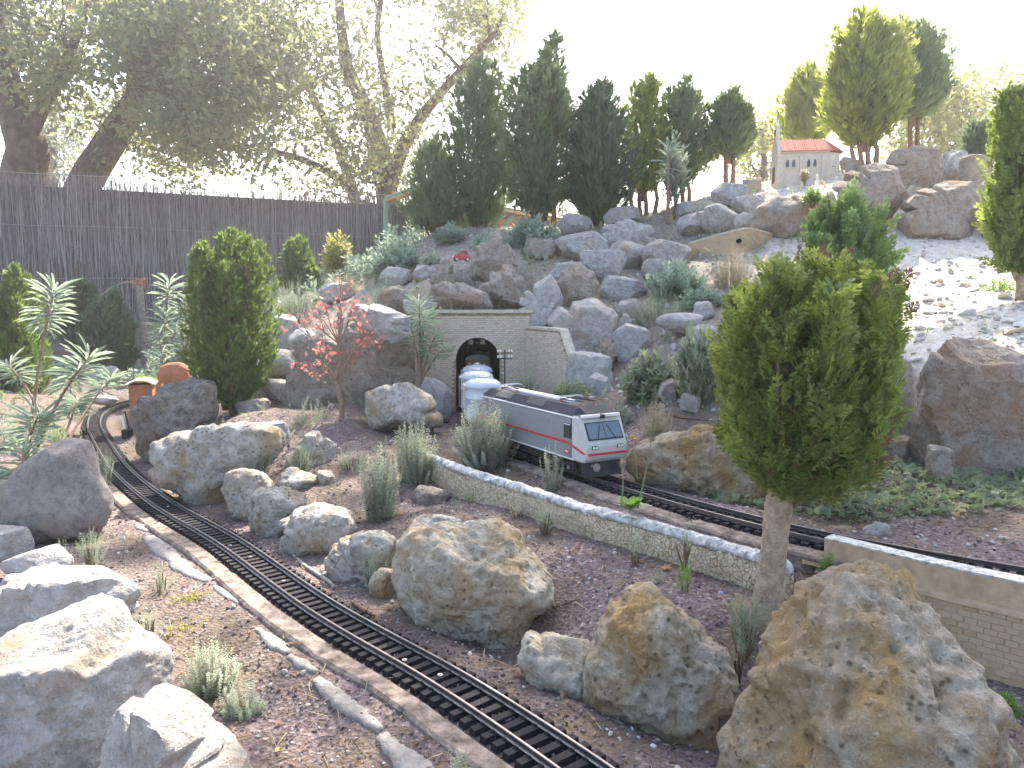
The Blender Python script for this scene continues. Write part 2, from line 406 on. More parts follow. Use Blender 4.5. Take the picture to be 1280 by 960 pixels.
m, n, b = newmat('dark_window', .15, .6); b.inputs['Base Color'].default_value = (.03,.035,.04,1); M['dark_glass'] = m
M['terracotta'] = plain('terracotta', (.40,.17,.09), .85, .2, .2, 30)
M['wood_pale'] = plain('pale_wood', (.55,.42,.30), .8, .2, .2, 30)
M['wood_post'] = plain('weathered_wood', (.26,.23,.20), .9, .1, .3, 60, b_=.6)
M['wood_tele'] = plain('brown_plastic_pole', (.10,.07,.055), .7, .3, .2, 60)
M['brush'] = islands('heather_brushwood', [(.17,.135,.13), (.25,.205,.20), (.33,.28,.27), (.40,.35,.33), (.22,.18,.18)], .9, 0)
M['brushback'] = plain('brushwood_core', (.16,.13,.125), .95, .1, .4, 40, b_=.8, bd=.01)
M['wire'] = plain('galvanised_wire', (.45,.45,.47), .4, .5, .1, 40, metal=.8, b_=0)
M['brick_pale'] = islands('pale_cream_brick', [(.57,.465,.365), (.62,.51,.405), (.66,.555,.44), (.60,.495,.39), (.53,.435,.34)], .9)
M['joint'] = plain('grey_brick_joint', (.40,.335,.25), .95, .1, .3, 60, b_=.5)
M['coping'] = plain('concrete_coping', (.54,.48,.38), .95, .1, .22, 60, b_=.5)
M['ochre_brick'] = islands('ochre_block', [(.45,.34,.21), (.50,.38,.24), (.53,.42,.28), (.47,.37,.24)], .9)
M['ochre_wall'] = plain('ochre_render', (.52,.39,.255), .92, .1, .22, 35, b_=.6, bd=.003)
M['tan_brick'] = islands('tan_brick', [(.42,.30,.19), (.50,.37,.24), (.46,.34,.22)], .9)
M['white_cap'] = plain('whitewashed_edge', (.56,.54,.51), .95, .1, .5, 85, b_=.7, bd=.003)
M['green_paint'] = plain('pale_green_paint', (.20,.36,.24), .6, .3, .1, 30)
M['orange_wood'] = plain('orange_board', (.60,.33,.14), .7, .3, .15, 20)
M['chapel'] = plain('cream_chapel_render', (.62,.53,.42), .9, .1, .12, 60, b_=.4)
M['chapel_tile'] = islands('pinkish_red_tile', [(.42,.12,.09), (.52,.17,.13), (.48,.22,.17)], .8)
M['red_car'] = plain('crimson_car_paint', (.42,.02,.05), .25, .6, .05, 30, b_=0)
M['tyre'] = plain('white_wall_tyre', (.55,.53,.50), .6, .3, .1, 30, b_=0)
def crazed():
    m, n, b = newmat('crazed_ochre_render', .92, .1); v = coords(n, False)
    vo = n.nodes.new('ShaderNodeTexVoronoi'); vo.feature = 'DISTANCE_TO_EDGE'; vo.inputs['Scale'].default_value = 115
    ds = n.nodes.new('ShaderNodeVectorMath'); ds.operation = 'ADD'; nn = n.nodes.new('ShaderNodeTexNoise'); nn.inputs['Scale'].default_value = 40
    n.links.new(v, nn.inputs['Vector']); sc = n.nodes.new('ShaderNodeVectorMath'); sc.operation = 'SCALE'; sc.inputs['Scale'].default_value = .018
    n.links.new(nn.outputs['Color'], sc.inputs[0]); n.links.new(v, ds.inputs[0]); n.links.new(sc.outputs[0], ds.inputs[1]); n.links.new(ds.outputs[0], vo.inputs['Vector'])
    e = ramp(n, vo.outputs['Distance'], [(.0, (0,0,0)), (.07, (1,1,1))])
    base = ramp(n, noise(n, v, 55, 5, .7), [(.3, (.42,.32,.20)), (.55, (.55,.46,.33)), (.8, (.66,.61,.50))])
    n.links.new(mixc(n, e, (.27,.20,.13), base), b.inputs['Base Color'])
    p = bump(n, b, e, .8, .003); bump(n, b, noise(n, v, 200, 4, .7), .5, .002, p)
    return m
M['crazed'] = crazed()

# ------------------------------------------------------------------ rocks: where they lie, how they look
# (bbox or outline in photo pixels fixes width and height at distance Y; every stone then has its own depth)
ROCKS = [
 ([(724,330),(728,318),(745,312),(760,318),(758,330)],3.8,.8,'ang','rock_grey','slab leaning left of the stepped grey block'),
 ((690,324,730,352),3.45,.8,'ang','rock_grey','grey rock behind the brown block'),
 ([(734,466),(736,440),(752,424),(771,428),(771,450),(756,466)],2.86,.7,'ang','rock_brown','tan split block at the lower right of the cracked white rock'),
 ([(768,420),(770,398),(782,391),(794,400),(795,420)],3.05,.8,'ang','rock_grey','upright grey stone between the cracked white rock and the wedge rock'),
 ((826,394,876,414),2.85,.8,'slab','rock_blue','blue grey slab half under the heathery shrub'),
 ((866,374,892,400),2.95,.8,'ang','rock_blue','bluish stone right of the blue grey slab'),
 ((804,326,840,352),3.6,.8,'smooth','rock_grey','grey stone under the bluish shrub'),
 ((822,472,852,500),2.25,.9,'ang','rock_white','pale stone inside the broad green shrub'),
 ((850,490,878,516),2.15,.9,'ang','rock_white','small white stone above the long low rock'),
 ((655,296,700,322),4.1,.8,'ang','rock_brown','brown stone under the crest shrub'),
 ((600,352,645,388),3.4,.7,'ang','rock_brown','dark brown stone behind the long smooth brownish stone'),
 ((296,492,340,524),2.7,.8,'ang','rock_grey','grey stone showing beneath the round dense bush'),
 ((396,588,420,608),1.95,.9,'ang','rock_cream','little cream stone at the right end of the small round stone'),
 ((0,716,34,744),1.35,.9,'ang','rock_blue','little bluish stone in the gap at the left edge'),
 ((850,262,892,292),4.2,.8,'ang','rock_grey','grey stone at the left end of the arched parapet'),
 ((1050,195,1080,222),4.3,.8,'ang','rock_brown','small stone at the right corner of the chapel'),
 ((1134,232,1160,256),3.75,.8,'ang','rock_cream','pale stone between the squared block and the wide boulder'),
 ((1155,545,1195,600),1.7,.8,'ang','rock_brown','tan stone leaning at the left foot of the massive tan boulder'),
 ((1095,540,1142,575),1.9,.8,'ang','rock_brown','small tan stone below the half hidden grey boulder'),
 ((560,380,600,392),3.3,.8,'slab','rock_grey','thin grey slab peeping over the tunnel coping'),
 ((420,395,446,420),3.1,.8,'ang','rock_blue','bluish stone behind the maple crown'),
 ((400,352,440,376),4.0,.8,'ang','rock_grey','grey stone in the straw coloured scrub'),
 ((520,330,545,352),3.8,.8,'ang','rock_grey','little grey stone between the left olive shrub and the small pointed rock'),
 ((700,268,742,292),4.5,.8,'ang','rock_grey','shadowed stone directly under the darkest cypress'),
 # outline/bbox, Y, depth ratio, style, material, label
 ([(30,580),(70,550),(100,553),(118,590),(138,630),(130,655),(100,668),(60,678),(10,674),(4,640),(12,600)],1.72,.8,'smooth','rock_slate','smooth dark grey boulder with pale lichen spots left of the track curve'),
 ([(10,730),(45,706),(60,715),(110,715),(160,745),(160,775),(120,785),(60,800),(0,815),(-15,770)],1.2,.8,'ang','rock_blue','jagged blue grey rock between the smooth dark boulder and the big white rock'),
 ((10,684,92,732),1.42,.8,'slab','rock_blue','thin pale slab under the smooth dark boulder'),
 ((-45,648,30,712),1.55,.9,'ang','rock_blue','pale stone cut by the left edge below the smooth dark boulder'),
 ([(0,795),(60,775),(130,765),(150,790),(190,800),(210,835),(215,870),(195,900),(180,960),(160,1060),(-60,1060),(-60,850)],.88,.8,'ang','rock_white','largest sunlit white angular rock at the lower left'),
 ([(160,872),(190,868),(220,885),(250,925),(300,960),(330,1040),(130,1060),(132,930),(140,895)],.72,.8,'ang','rock_white','pinkish white sunlit rock in front of the largest white rock'),
 ([(197,560),(215,545),(260,535),(300,530),(345,534),(350,560),(330,585),(290,600),(275,655),(240,640),(220,605),(205,595)],2.02,.6,'pit','rock_mossy','long pitted ledge rock right of the track curve'),
 ((275,582,345,645),1.84,.9,'pit','rock_mossy','pale pitted stone next to the long ledge rock'),
 ((311,604,382,672),1.7,.9,'pit','rock_mossy','squarish pitted stone between two low round stones beside the track'),
 ([(353,650),(370,637),(405,628),(440,640),(446,668),(430,682),(400,690),(370,692),(354,680)],1.6,.9,'pit','rock_mossy','wide rounded pitted stone in the row beside the track'),
 ([(402,702),(420,680),(450,662),(480,660),(496,672),(488,715),(470,733),(440,732),(415,720)],1.42,.8,'pit','rock_mossy','sloping rock just left of the largest cream boulder'),
 ((461,708,498,748),1.33,.9,'pit','rock_ochre','small ochre stone touching the left foot of the largest cream boulder'),
 ([(515,660),(560,652),(600,660),(640,672),(665,700),(683,725),(685,745),(668,765),(655,790),(640,812),(600,824),(562,810),(555,795),(530,778),(500,750),(496,710),(500,680)],1.25,.7,'pit','rock_cream','largest cream boulder beside the lower track, ochre at its foot'),
 ((505,640,585,690),1.42,.8,'pit','rock_grey','grey stone peeping out behind the largest cream boulder'),
 ([(660,800),(690,796),(745,808),(748,850),(738,890),(715,898),(690,880),(655,850),(648,820)],1.03,.85,'pit','rock_cream','small flat topped stone left of the rounded ochre boulder'),
 ([(783,748),(800,736),(828,738),(844,756),(860,774),(888,788),(907,824),(910,870),(915,905),(900,945),(860,955),(800,955),(745,925),(737,880),(737,830),(748,790),(766,762)],.99,.75,'pit','rock_ochre','rounded ochre boulder with a notched top beside the lower track'),
 ([(1060,722),(1100,710),(1140,722),(1160,760),(1175,800),(1200,830),(1205,870),(1225,910),(1245,960),(1290,1080),(1080,1110),(870,1080),(912,945),(935,900),(945,830),(955,805),(1000,780),(1025,745)],.78,.55,'pit','rock_ochre','huge pointed pitted rock at the bottom right of the scene'),
 ([(357,575),(368,555),(385,541),(402,545),(418,558),(416,580),(390,588),(360,586)],2.12,.9,'ang','rock_mossy','pale peaked stone in the grey scrub above the stone row'),
 ((342,586,396,618),1.93,.9,'pit','rock_mossy','small round stone above the squarish pitted stone'),
 ((293,563,327,590),2.0,.9,'pit','rock_mossy','small ochre stone lying on the end of the ledge rock'),
 ((318,520,362,552),2.35,.9,'ang','rock_grey','grey stone at the foot of the round dense bush'),
 ([(172,530),(178,505),(200,485),(235,475),(262,480),(268,510),(262,545),(235,565),(195,565),(175,555)],2.5,.9,'pit','rock_dark','dark rough boulder left of the round dense bush'),
 ([(362,470),(372,440),(400,415),(432,400),(436,384),(460,392),(508,410),(516,450),(516,500),(480,512),(420,514),(362,505)],2.85,.6,'ang','rock_brown','tall brown and grey rock standing left of the tunnel'),
 ([(436,395),(440,380),(470,380),(512,396),(512,415),(490,425),(462,418),(440,410)],2.66,.8,'ang','rock_blue','pale cap stone overhanging the tall rock left of the tunnel'),
 ([(455,490),(480,480),(510,478),(540,495),(553,520),(548,535),(520,535),(470,530),(455,510)],2.45,.8,'smooth','rock_mossy','smooth domed pale stone in front of the tall rock'),
 ((512,606,562,642),1.86,.9,'pit','rock_brown','small brown rock left of the start of the low white wall'),
 ((528,470,566,522),2.72,.8,'ang','rock_grey','dark grey tilted stone at the left foot of the tunnel wall'),
 ((345,388,374,436),3.25,.8,'ang','rock_blue','upright pale stone right of the round dense bush'),
 ((362,413,402,442),3.1,.8,'slab','rock_blue','flat pale stone beside the red maple'),
 ((335,438,376,472),3.0,.8,'slab','rock_grey','flat grey stone below the red maple leaves'),
 ((328,470,372,500),2.85,.8,'slab','rock_white','flat bright stone at the right foot of the dense bush'),
 ((470,360,520,392),3.4,.8,'pit','rock_brown','brownish stone above the tall rock, left of the tunnel coping'),
 ((505,372,545,396),3.2,.8,'ang','rock_blue','small bluish stone at the left end of the tunnel coping'),
 ([(540,360),(552,352),(580,353),(608,366),(616,380),(605,390),(560,388),(545,376)],3.16,.8,'smooth','rock_brown','long smooth brownish stone lying on the tunnel coping'),
 ([(608,345),(618,330),(640,332),(656,350),(660,375),(650,386),(625,384),(612,370)],3.25,.8,'ang','rock_brown','brown split stone behind the middle of the tunnel coping'),
 ([(586,340),(592,312),(610,292),(622,288),(636,305),(652,330),(650,345),(600,350)],3.65,.7,'ang','rock_brown','tall pointed rock right of the red toy car'),
 ([(537,350),(543,330),(558,318),(566,330),(568,352),(555,358)],3.5,.8,'ang','rock_brown','small pointed rock left below the red toy car'),
 ([(650,370),(666,356),(690,341),(704,372),(703,392),(692,406),(674,412),(656,402),(648,386)],3.06,.8,'ang','rock_blue','sharp blue grey block at the right end of the tunnel coping'),
 ([(700,335),(715,328),(740,335),(752,360),(748,382),(720,388),(702,380),(696,355)],3.25,.8,'ang','rock_brown','brown block right of the sharp blue grey block'),
 ([(684,402),(702,378),(745,372),(774,394),(772,425),(760,447),(750,470),(728,480),(712,474),(698,440)],2.96,.55,'ang','rock_white','big cracked white rock behind the wing wall'),
 ((766,400,818,450),2.95,.7,'ang','rock_blue','blue grey wedge rock right of the cracked white rock'),
 ((708,440,762,490),2.72,.8,'ang','rock_blue','grey rock at the foot of the wing wall'),
 ((735,468,762,500),2.6,.8,'ang','rock_blue','small bluish stone behind the locomotive roof'),
 ((745,343,808,380),3.45,.7,'ang','rock_grey','round grey stone above the blue grey wedge rock'),
 ((727,308,780,348),3.65,.7,'ang','rock_grey','grey block with a step in the middle of the slope'),
 ((698,288,757,322),4.0,.7,'ang','rock_grey','brownish round stone under the dark cypress'),
 ([(745,295),(752,283),(785,275),(815,282),(824,300),(815,308),(760,308)],4.2,.8,'smooth','rock_grey','large flat oval stone under the open trunked cypress'),
 ((757,302,812,333),3.9,.8,'slab','rock_grey','slab stone beneath the large flat oval stone'),
 ((806,296,866,338),3.85,.8,'ang','rock_grey','rounded grey stone left of the arched parapet'),
 ((758,256,798,280),4.6,.8,'ang','rock_grey','topmost small stone between the two cypress trunks'),
 ((770,372,800,398),3.2,.8,'ang','rock_white','small bright stone among the grey shrubs'),
 ((868,408,900,432),2.75,.8,'ang','rock_blue','small blue stone left of the clipped standard tree'),
 ((662,380,688,398),3.5,.8,'ang','rock_grey','small grey stone wedged behind the sharp blue grey block'),
 ((480,335,512,358),3.9,.8,'pit','rock_grey','small lichen stone below the left olive shrub'),
 ([(785,580),(800,560),(840,545),(900,530),(950,545),(975,580),(960,632),(900,628),(840,612),(800,600)],1.78,.5,'pit','rock_ochre','long low rock right of the locomotive behind the rails'),
 ([(1140,460),(1160,432),(1200,425),(1240,428),(1290,450),(1310,620),(1240,618),(1180,605),(1150,570),(1143,510)],1.85,.6,'ang','rock_brown','massive tan boulder at the right edge behind the ground cover'),
 ((1083,428,1152,565),2.05,.6,'ang','rock_grey','grey boulder half hidden between the standard tree and the massive tan boulder'),
 ((1074,652,1114,683),1.42,.8,'pit','rock_mossy','small ochre stone at the edge of the ground cover'),
 ((1028,655,1075,680),1.47,.7,'slab','rock_ochre','flat ochre stone left of the small ochre stone by the rails'),
 ([(1042,235),(1060,215),(1095,203),(1128,208),(1134,240),(1120,265),(1080,285),(1050,270)],3.6,.7,'ang','rock_brown','brown boulder right below the chapel'),
 ([(1122,265),(1145,238),(1190,226),(1232,235),(1234,268),(1212,290),(1178,298),(1130,292)],3.5,.7,'ang','rock_brown','wide brown boulder on top of the sunlit slope'),
 ([(1105,215),(1112,188),(1150,180),(1178,185),(1182,215),(1175,240),(1120,240)],3.95,.7,'ang','rock_brown','squared brown block under the two big cypresses'),
 ((1176,180,1212,226),4.2,.8,'ang','rock_grey','grey block behind the wide brown boulder'),
 ((1195,192,1238,232),3.85,.8,'smooth','rock_brown','round stone at the right end of the top rocks'),
 ([(938,285),(942,262),(970,247),(1040,238),(1050,262),(1040,290),(980,295)],3.85,.7,'smooth','rock_brown','long brown rock in front of the chapel'),
 ((892,230,940,256),4.3,.8,'ang','rock_grey','dark grey stone left of the chapel'),
 ((878,254,924,290),4.1,.8,'smooth','rock_grey','smooth bluish stone above the arched parapet'),
 ((918,242,956,270),4.15,.8,'ang','rock_grey','angular dark stone between the bluish stone and the long brown rock'),
 ((920,268,942,288),3.95,.8,'smooth','rock_blue','small pale round stone above the crest of the parapet'),
 ((845,252,880,272),4.5,.8,'slab','rock_grey','flat grey stone right of the slender tree'),
 ((930,222,952,240),4.6,.8,'ang','rock_cream','small bright stone at the left corner of the chapel'),
 ((1228,255,1262,300),3.4,.8,'ang','rock_brown','stone half behind the bright bush at the right edge'),
 ((105,455,150,492),4.6,.8,'ang','rock_blue','bluish stone under the dark shrub left of the wooden post'),
 ((152,448,186,474),4.9,.8,'ang','rock_blue','pale stone at the foot of the wooden post'),
 ((112,494,148,508),3.9,.9,'slab','rock_blue','flat pale stone lying beyond the end of the visible track'),
]
def rock_geom(rk):
    o, Y, dr = rk[0], rk[1], rk[2]
    if isinstance(o, tuple):
        x0, y0, x1, y1 = o
        if Y > 2.2 and x0 > 330: e_ = .07 * (x1 - x0) + 1; x0, y0, x1, y1 = x0 - e_, y0 - e_ * .7, x1 + e_, y1 + e_ * .4
    else:
        xs = [p[0] for p in o]; ys = [p[1] for p in o]; x0, y0, x1, y1 = min(xs), min(ys), max(xs), max(ys)
    a, c = W(x0, y1, Y), W(x1, y0, Y)
    return x0, y0, x1, y1, a.x, c.x, a.z, c.z

# ------------------------------------------------------------------ paths of the two tracks (plan view)
def smooth_path(P, step=.01):
    P = np.array(P, float); out = []
    for k in range(len(P) - 1):
        p0, p1, p2, p3 = P[max(k - 1, 0)], P[k], P[k + 1], P[min(k + 2, len(P) - 1)]
        n = max(2, int(np.linalg.norm(p2 - p1) / .01))
        for i in range(n):
            t = i / n
            out.append(.5 * ((2 * p1) + (-p0 + p2) * t + (2 * p0 - 5 * p1 + 4 * p2 - p3) * t * t + (-p0 + 3 * p1 - 3 * p2 + p3) * t ** 3))
    out.append(P[-1]); out = np.array(out)
    for _ in range(12): out[1:-1] = .5 * out[1:-1] + .25 * (out[:-2] + out[2:])
    s = np.concatenate([[0], np.cumsum(np.linalg.norm(np.diff(out, axis=0), axis=1))]); q = np.arange(0, s[-1], step)
    return np.stack([np.interp(q, s, out[:, k]) for k in range(2)], axis=1)
RZ = .012
LOW = smooth_path([onz(860, 1062, RZ)] + [onz(x, y, RZ) for x, y in [(725,960),(560,850),(400,758),(287,678),(203,629),(150,585),(126,550)]] + [(-1.78,3.2),(-1.93,3.55),(-1.96,3.9),(-1.85,4.3),(-1.62,4.7)])
UPZ = .10
UP = smooth_path([(-.13,3.7),(-.136,3.3),(-.136,3.0),(-.128,2.72),(-.1,2.45),(-.044,2.23),(.09,1.99),(.225,1.75),(.385,1.51),(.55,1.315),(.766,1.142),(1.0,.99),(1.35,.80)])
WALL = np.array([(-.25,2.06),(-.165,1.93),(-.09,1.82),(.02,1.68),(.13,1.53),(.25,1.40),(.36,1.27),(.445,1.165)])
BR = np.array([(.505,1.262),(.53,1.24),(.708,1.05),(1.02,.80),(1.35,.58)])
def pdist(x, y, P):
    """distance to a polyline and side (+ on its left when walking along it)"""
    best = np.full(x.shape, 1e9); side = np.zeros(x.shape)
    for k in range(len(P) - 1):
        ax, ay = P[k]; dx, dy = P[k + 1] - P[k]; L2 = dx * dx + dy * dy
        t = np.clip(((x - ax) * dx + (y - ay) * dy) / L2, 0, 1); ex, ey = x - ax - t * dx, y - ay - t * dy
        d = np.hypot(ex, ey); m = d < best; best = np.where(m, d, best); side = np.where(m, np.sign(dx * ey - dy * ex), side)
    return best, side
# ------------------------------------------------------------------ the terrain as one smooth surface through measured points
CP = []
for px, py, Y in [(620,345,3.3),(577,330,3.55),(540,292,5.0),(680,287,5.0),(760,290,4.6),(800,275,5.0),(905,240,5.0),(1005,229,4.55),(1100,205,4.8),(1180,192,5.0),
                  (1280,205,5.0),(1190,305,3.3),(1190,400,2.45),(1250,350,2.9),(1230,445,2.1),(1100,625,1.62),(1250,690,1.28),(1150,650,1.45),(850,450,2.7),(850,385,3.15),(780,525,2.25),
                  (920,335,3.5),(700,492,2.6),(100,475,4.4),(0,480,3.6),(20,560,2.4),(420,372,4.3),(320,385,5.0),(440,352,5.0),(350,505,2.6),(290,520,2.45),(420,520,2.5),(500,560,2.2),
                  (560,570,2.1),(600,640,1.65),(760,740,1.24),(700,680,1.45),(540,650,1.5),(470,600,1.95),(300,850,1.06),(240,740,1.37),(150,680,1.65),(120,640,1.9),(60,900,.95),(860,690,1.28),
                  (940,770,1.08),(980,900,.95),(480,342,7.5),(520,320,7.0),(1280,260,3.9),(980,400,2.9),(1020,330,3.4),(895,328,3.6),(940,326,3.6)]:
    p = W(px, py, Y); CP.append((p.x, p.y, p.z))
CP += [(0,.55,0),(-.5,.45,.03),(.5,.4,-.01),(.95,.55,-.03),(.9,.72,-.025),(.68,.98,-.022),(.6,.8,-.01),(1.3,.2,-.02),(-1,.3,.05),(0,0,0),(-2,.5,.1),(-2.5,2,.15),(-3,4,.2),(-4.4,6.4,.25),(-2.5,7.2,.45),(-1.2,8,.8),
       (2,1.0,.15),(2.6,1.5,.3),(3,2.5,.6),(3.5,4,1.3),(0,7,1.0),(2,7,1.25),(4,7,1.5),(-5,8.5,.35),(6,9,1.4),(0,10,.9),(-5,3,.2),(5,2,.7),(-6,12,.4),(1.4,1.25,.12),
       (-.136,3.35,.50),(-.3,3.2,.49),(.06,3.2,.50),(.3,3.2,.5),(-.55,3.4,.42),(-.5,2.75,.125),(-.62,2.7,.125),(-.46,2.95,.135),(-.7,2.9,.14),(-.14,3.6,.60)]
for rk in ROCKS:
    x0, y0, x1, y1, ax, bx, az, bz = rock_geom(rk); Y = rk[1]; hw = (bx - ax) / 2
    if y1 > 950: continue
    q = W((x0 + x1) / 2, y1, Y - hw * rk[2] * .6)
    CP.append((q.x, Y, q.z + .01))
CP = np.array(CP)
def _U(r2): return r2 * np.log(r2 + 1e-9) * .5
_A = _U(((CP[:, None, :2] - CP[None, :, :2]) ** 2).sum(-1)) + np.eye(len(CP)) * .02
_P = np.c_[np.ones(len(CP)), CP[:, :2]]; _n = len(CP)
_S = np.linalg.solve(np.block([[_A, _P], [_P.T, np.zeros((3, 3))]]), np.r_[CP[:, 2], 0, 0, 0])
PY0 = 3.03
def sstep(a, b, x):
    t = np.clip((x - a) / (b - a), 0, 1); return t * t * (3 - 2 * t)
WB = np.concatenate([WALL, BR])
def H(x, y):
    x = np.atleast_1d(np.asarray(x, float)).ravel(); y = np.atleast_1d(np.asarray(y, float)).ravel()
    xx, yy = np.clip(x, -6, 6.5), np.clip(y, -.2, 11); z = np.empty_like(x)
    for k in range(0, len(x), 20000):
        s = slice(k, k + 20000)
        z[s] = _U((xx[s, None] - CP[None, :, 0]) ** 2 + (yy[s, None] - CP[None, :, 1]) ** 2) @ _S[:_n] + _S[_n] + _S[_n + 1] * xx[s] + _S[_n + 2] * yy[s]
    far = sstep(9, 25, np.hypot(x, y - 2)); z = z * (1 - far) + .6 * far
    p = np.stack([x, y, x * 0], 1); near = np.clip(1 - np.hypot(x, y) / 8, 0, 1)
    z = z + (.010 * fbm(p * 7, 3, 3) + .004 * fbm(p * 30, 5, 2)) * near
    # the tunnel wall holds the hill back
    px_ = np.clip((x + .45) / .07, 0, 1) * np.clip((.30 - x) / .15, 0, 1)
    front = (y < PY0) & (px_ > 0)
    cap = .10 + np.clip(1 - px_, 0, 1) * 1.0 + np.clip((2.2 - y), 0, 1) * 2
    z = np.where(front, np.minimum(z, np.maximum(cap, .10)), z)
    lft = (x < -.36) & (x > -1.1) & (y < PY0) & (y > 1.9)
    z = np.where(lft, np.minimum(z, .10 + .30 * np.clip(-.38 - x, 0, 1) + 1.5 * np.clip(2.25 - y, 0, 1)), z)
    z = np.where((y >= PY0) & (x > -.40) & (x < .10) & (y < 3.3), np.maximum(z, .47), z)
    # the planting strip and the ground in front of the two low walls
    dw, sw = pdist(x, y, WALL); db, sb = pdist(x, y, BR)
    nb = db < dw
    frontside = np.where(nb, sb < 0, sw < 0)
    lowcap = np.where(nb, -.02 + .25 * np.clip(db - .10, 0, 2), .052 + .15 * np.clip(dw - .1, 0, 2))
    z = np.where(frontside & (np.minimum(dw, db) < .5) & (y < 2.1), np.minimum(z, lowcap), z)
    du, su = pdist(x, y, UP[::6]); bench = (~frontside) | (y > 2.05)
    k = 1 - sstep(.10, .24, du)
    z = np.where(bench, z * (1 - k) + (UPZ - .012) * k, z)
    lo = (~bench) & (du < .3) & (np.minimum(dw, db) < .3)
    dl, s_ = pdist(x, y, LOW[::6]); k = 1 - sstep(.085, .2, dl)
    z = z * (1 - k) + (-.004) * k
    z = np.where(bench & nb & (db < .034) & (y < 1.4), np.minimum(z, -.03), z)
    z = np.where(bench & (~nb) & (dw < .019) & (y < 2.0), np.minimum(z, .045), z)
    return z
def Hz(x, y): return float(H(np.array([x]), np.array([y]))[0])
def axis(segs):
    out = [segs[0][0]]
    for a, b, st in segs:
        n = max(1, int(round((b - a) / st))); out += list(np.linspace(a, b, n + 1)[1:])
    return np.array(out)
gx = axis([(-90,-20,10),(-20,-6,1),(-6,-2.2,.1),(-2.2,1.9,.021),(1.9,6,.08),(6,20,1),(20,90,10)])
gy = axis([(-40,-2,4),(-2,.3,.12),(.3,3.0,.0225),(3.0,3.02,.02),(3.02,3.04,.02),(3.04,3.5,.03),(3.5,6,.05),(6,12,.2),(12,30,1.5),(30,150,12)])
XX, YY = np.meshgrid(gx, gy, indexing='ij'); ZZ = H(XX.ravel(), YY.ravel()).reshape(XX.shape)
nx, ny = XX.shape; idx = np.arange(nx * ny).reshape(nx, ny)
a, b_, c_, d_ = idx[:-1, :-1].ravel(), idx[1:, :-1].ravel(), idx[1:, 1:].ravel(), idx[:-1, 1:].ravel()
yc = .5 * (YY[:-1, :-1] + YY[:-1, 1:]).ravel(); xc = .5 * (XX[:-1, :-1] + XX[1:, :-1]).ravel()
zr = (ZZ[:-1, 1:] - ZZ[:-1, :-1]).ravel()
hole = (xc > -.24) & (xc < -.03) & (yc > 3.0) & (yc < 3.06) & (zr > .05)
keep = ~hole
T = np.concatenate([np.stack([a, b_, c_], 1)[keep], np.stack([a, c_, d_], 1)[keep]])
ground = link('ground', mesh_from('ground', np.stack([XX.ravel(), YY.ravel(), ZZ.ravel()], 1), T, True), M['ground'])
tag(ground, 'purple brown grit and soil sloping up through the rock garden', kind='structure')

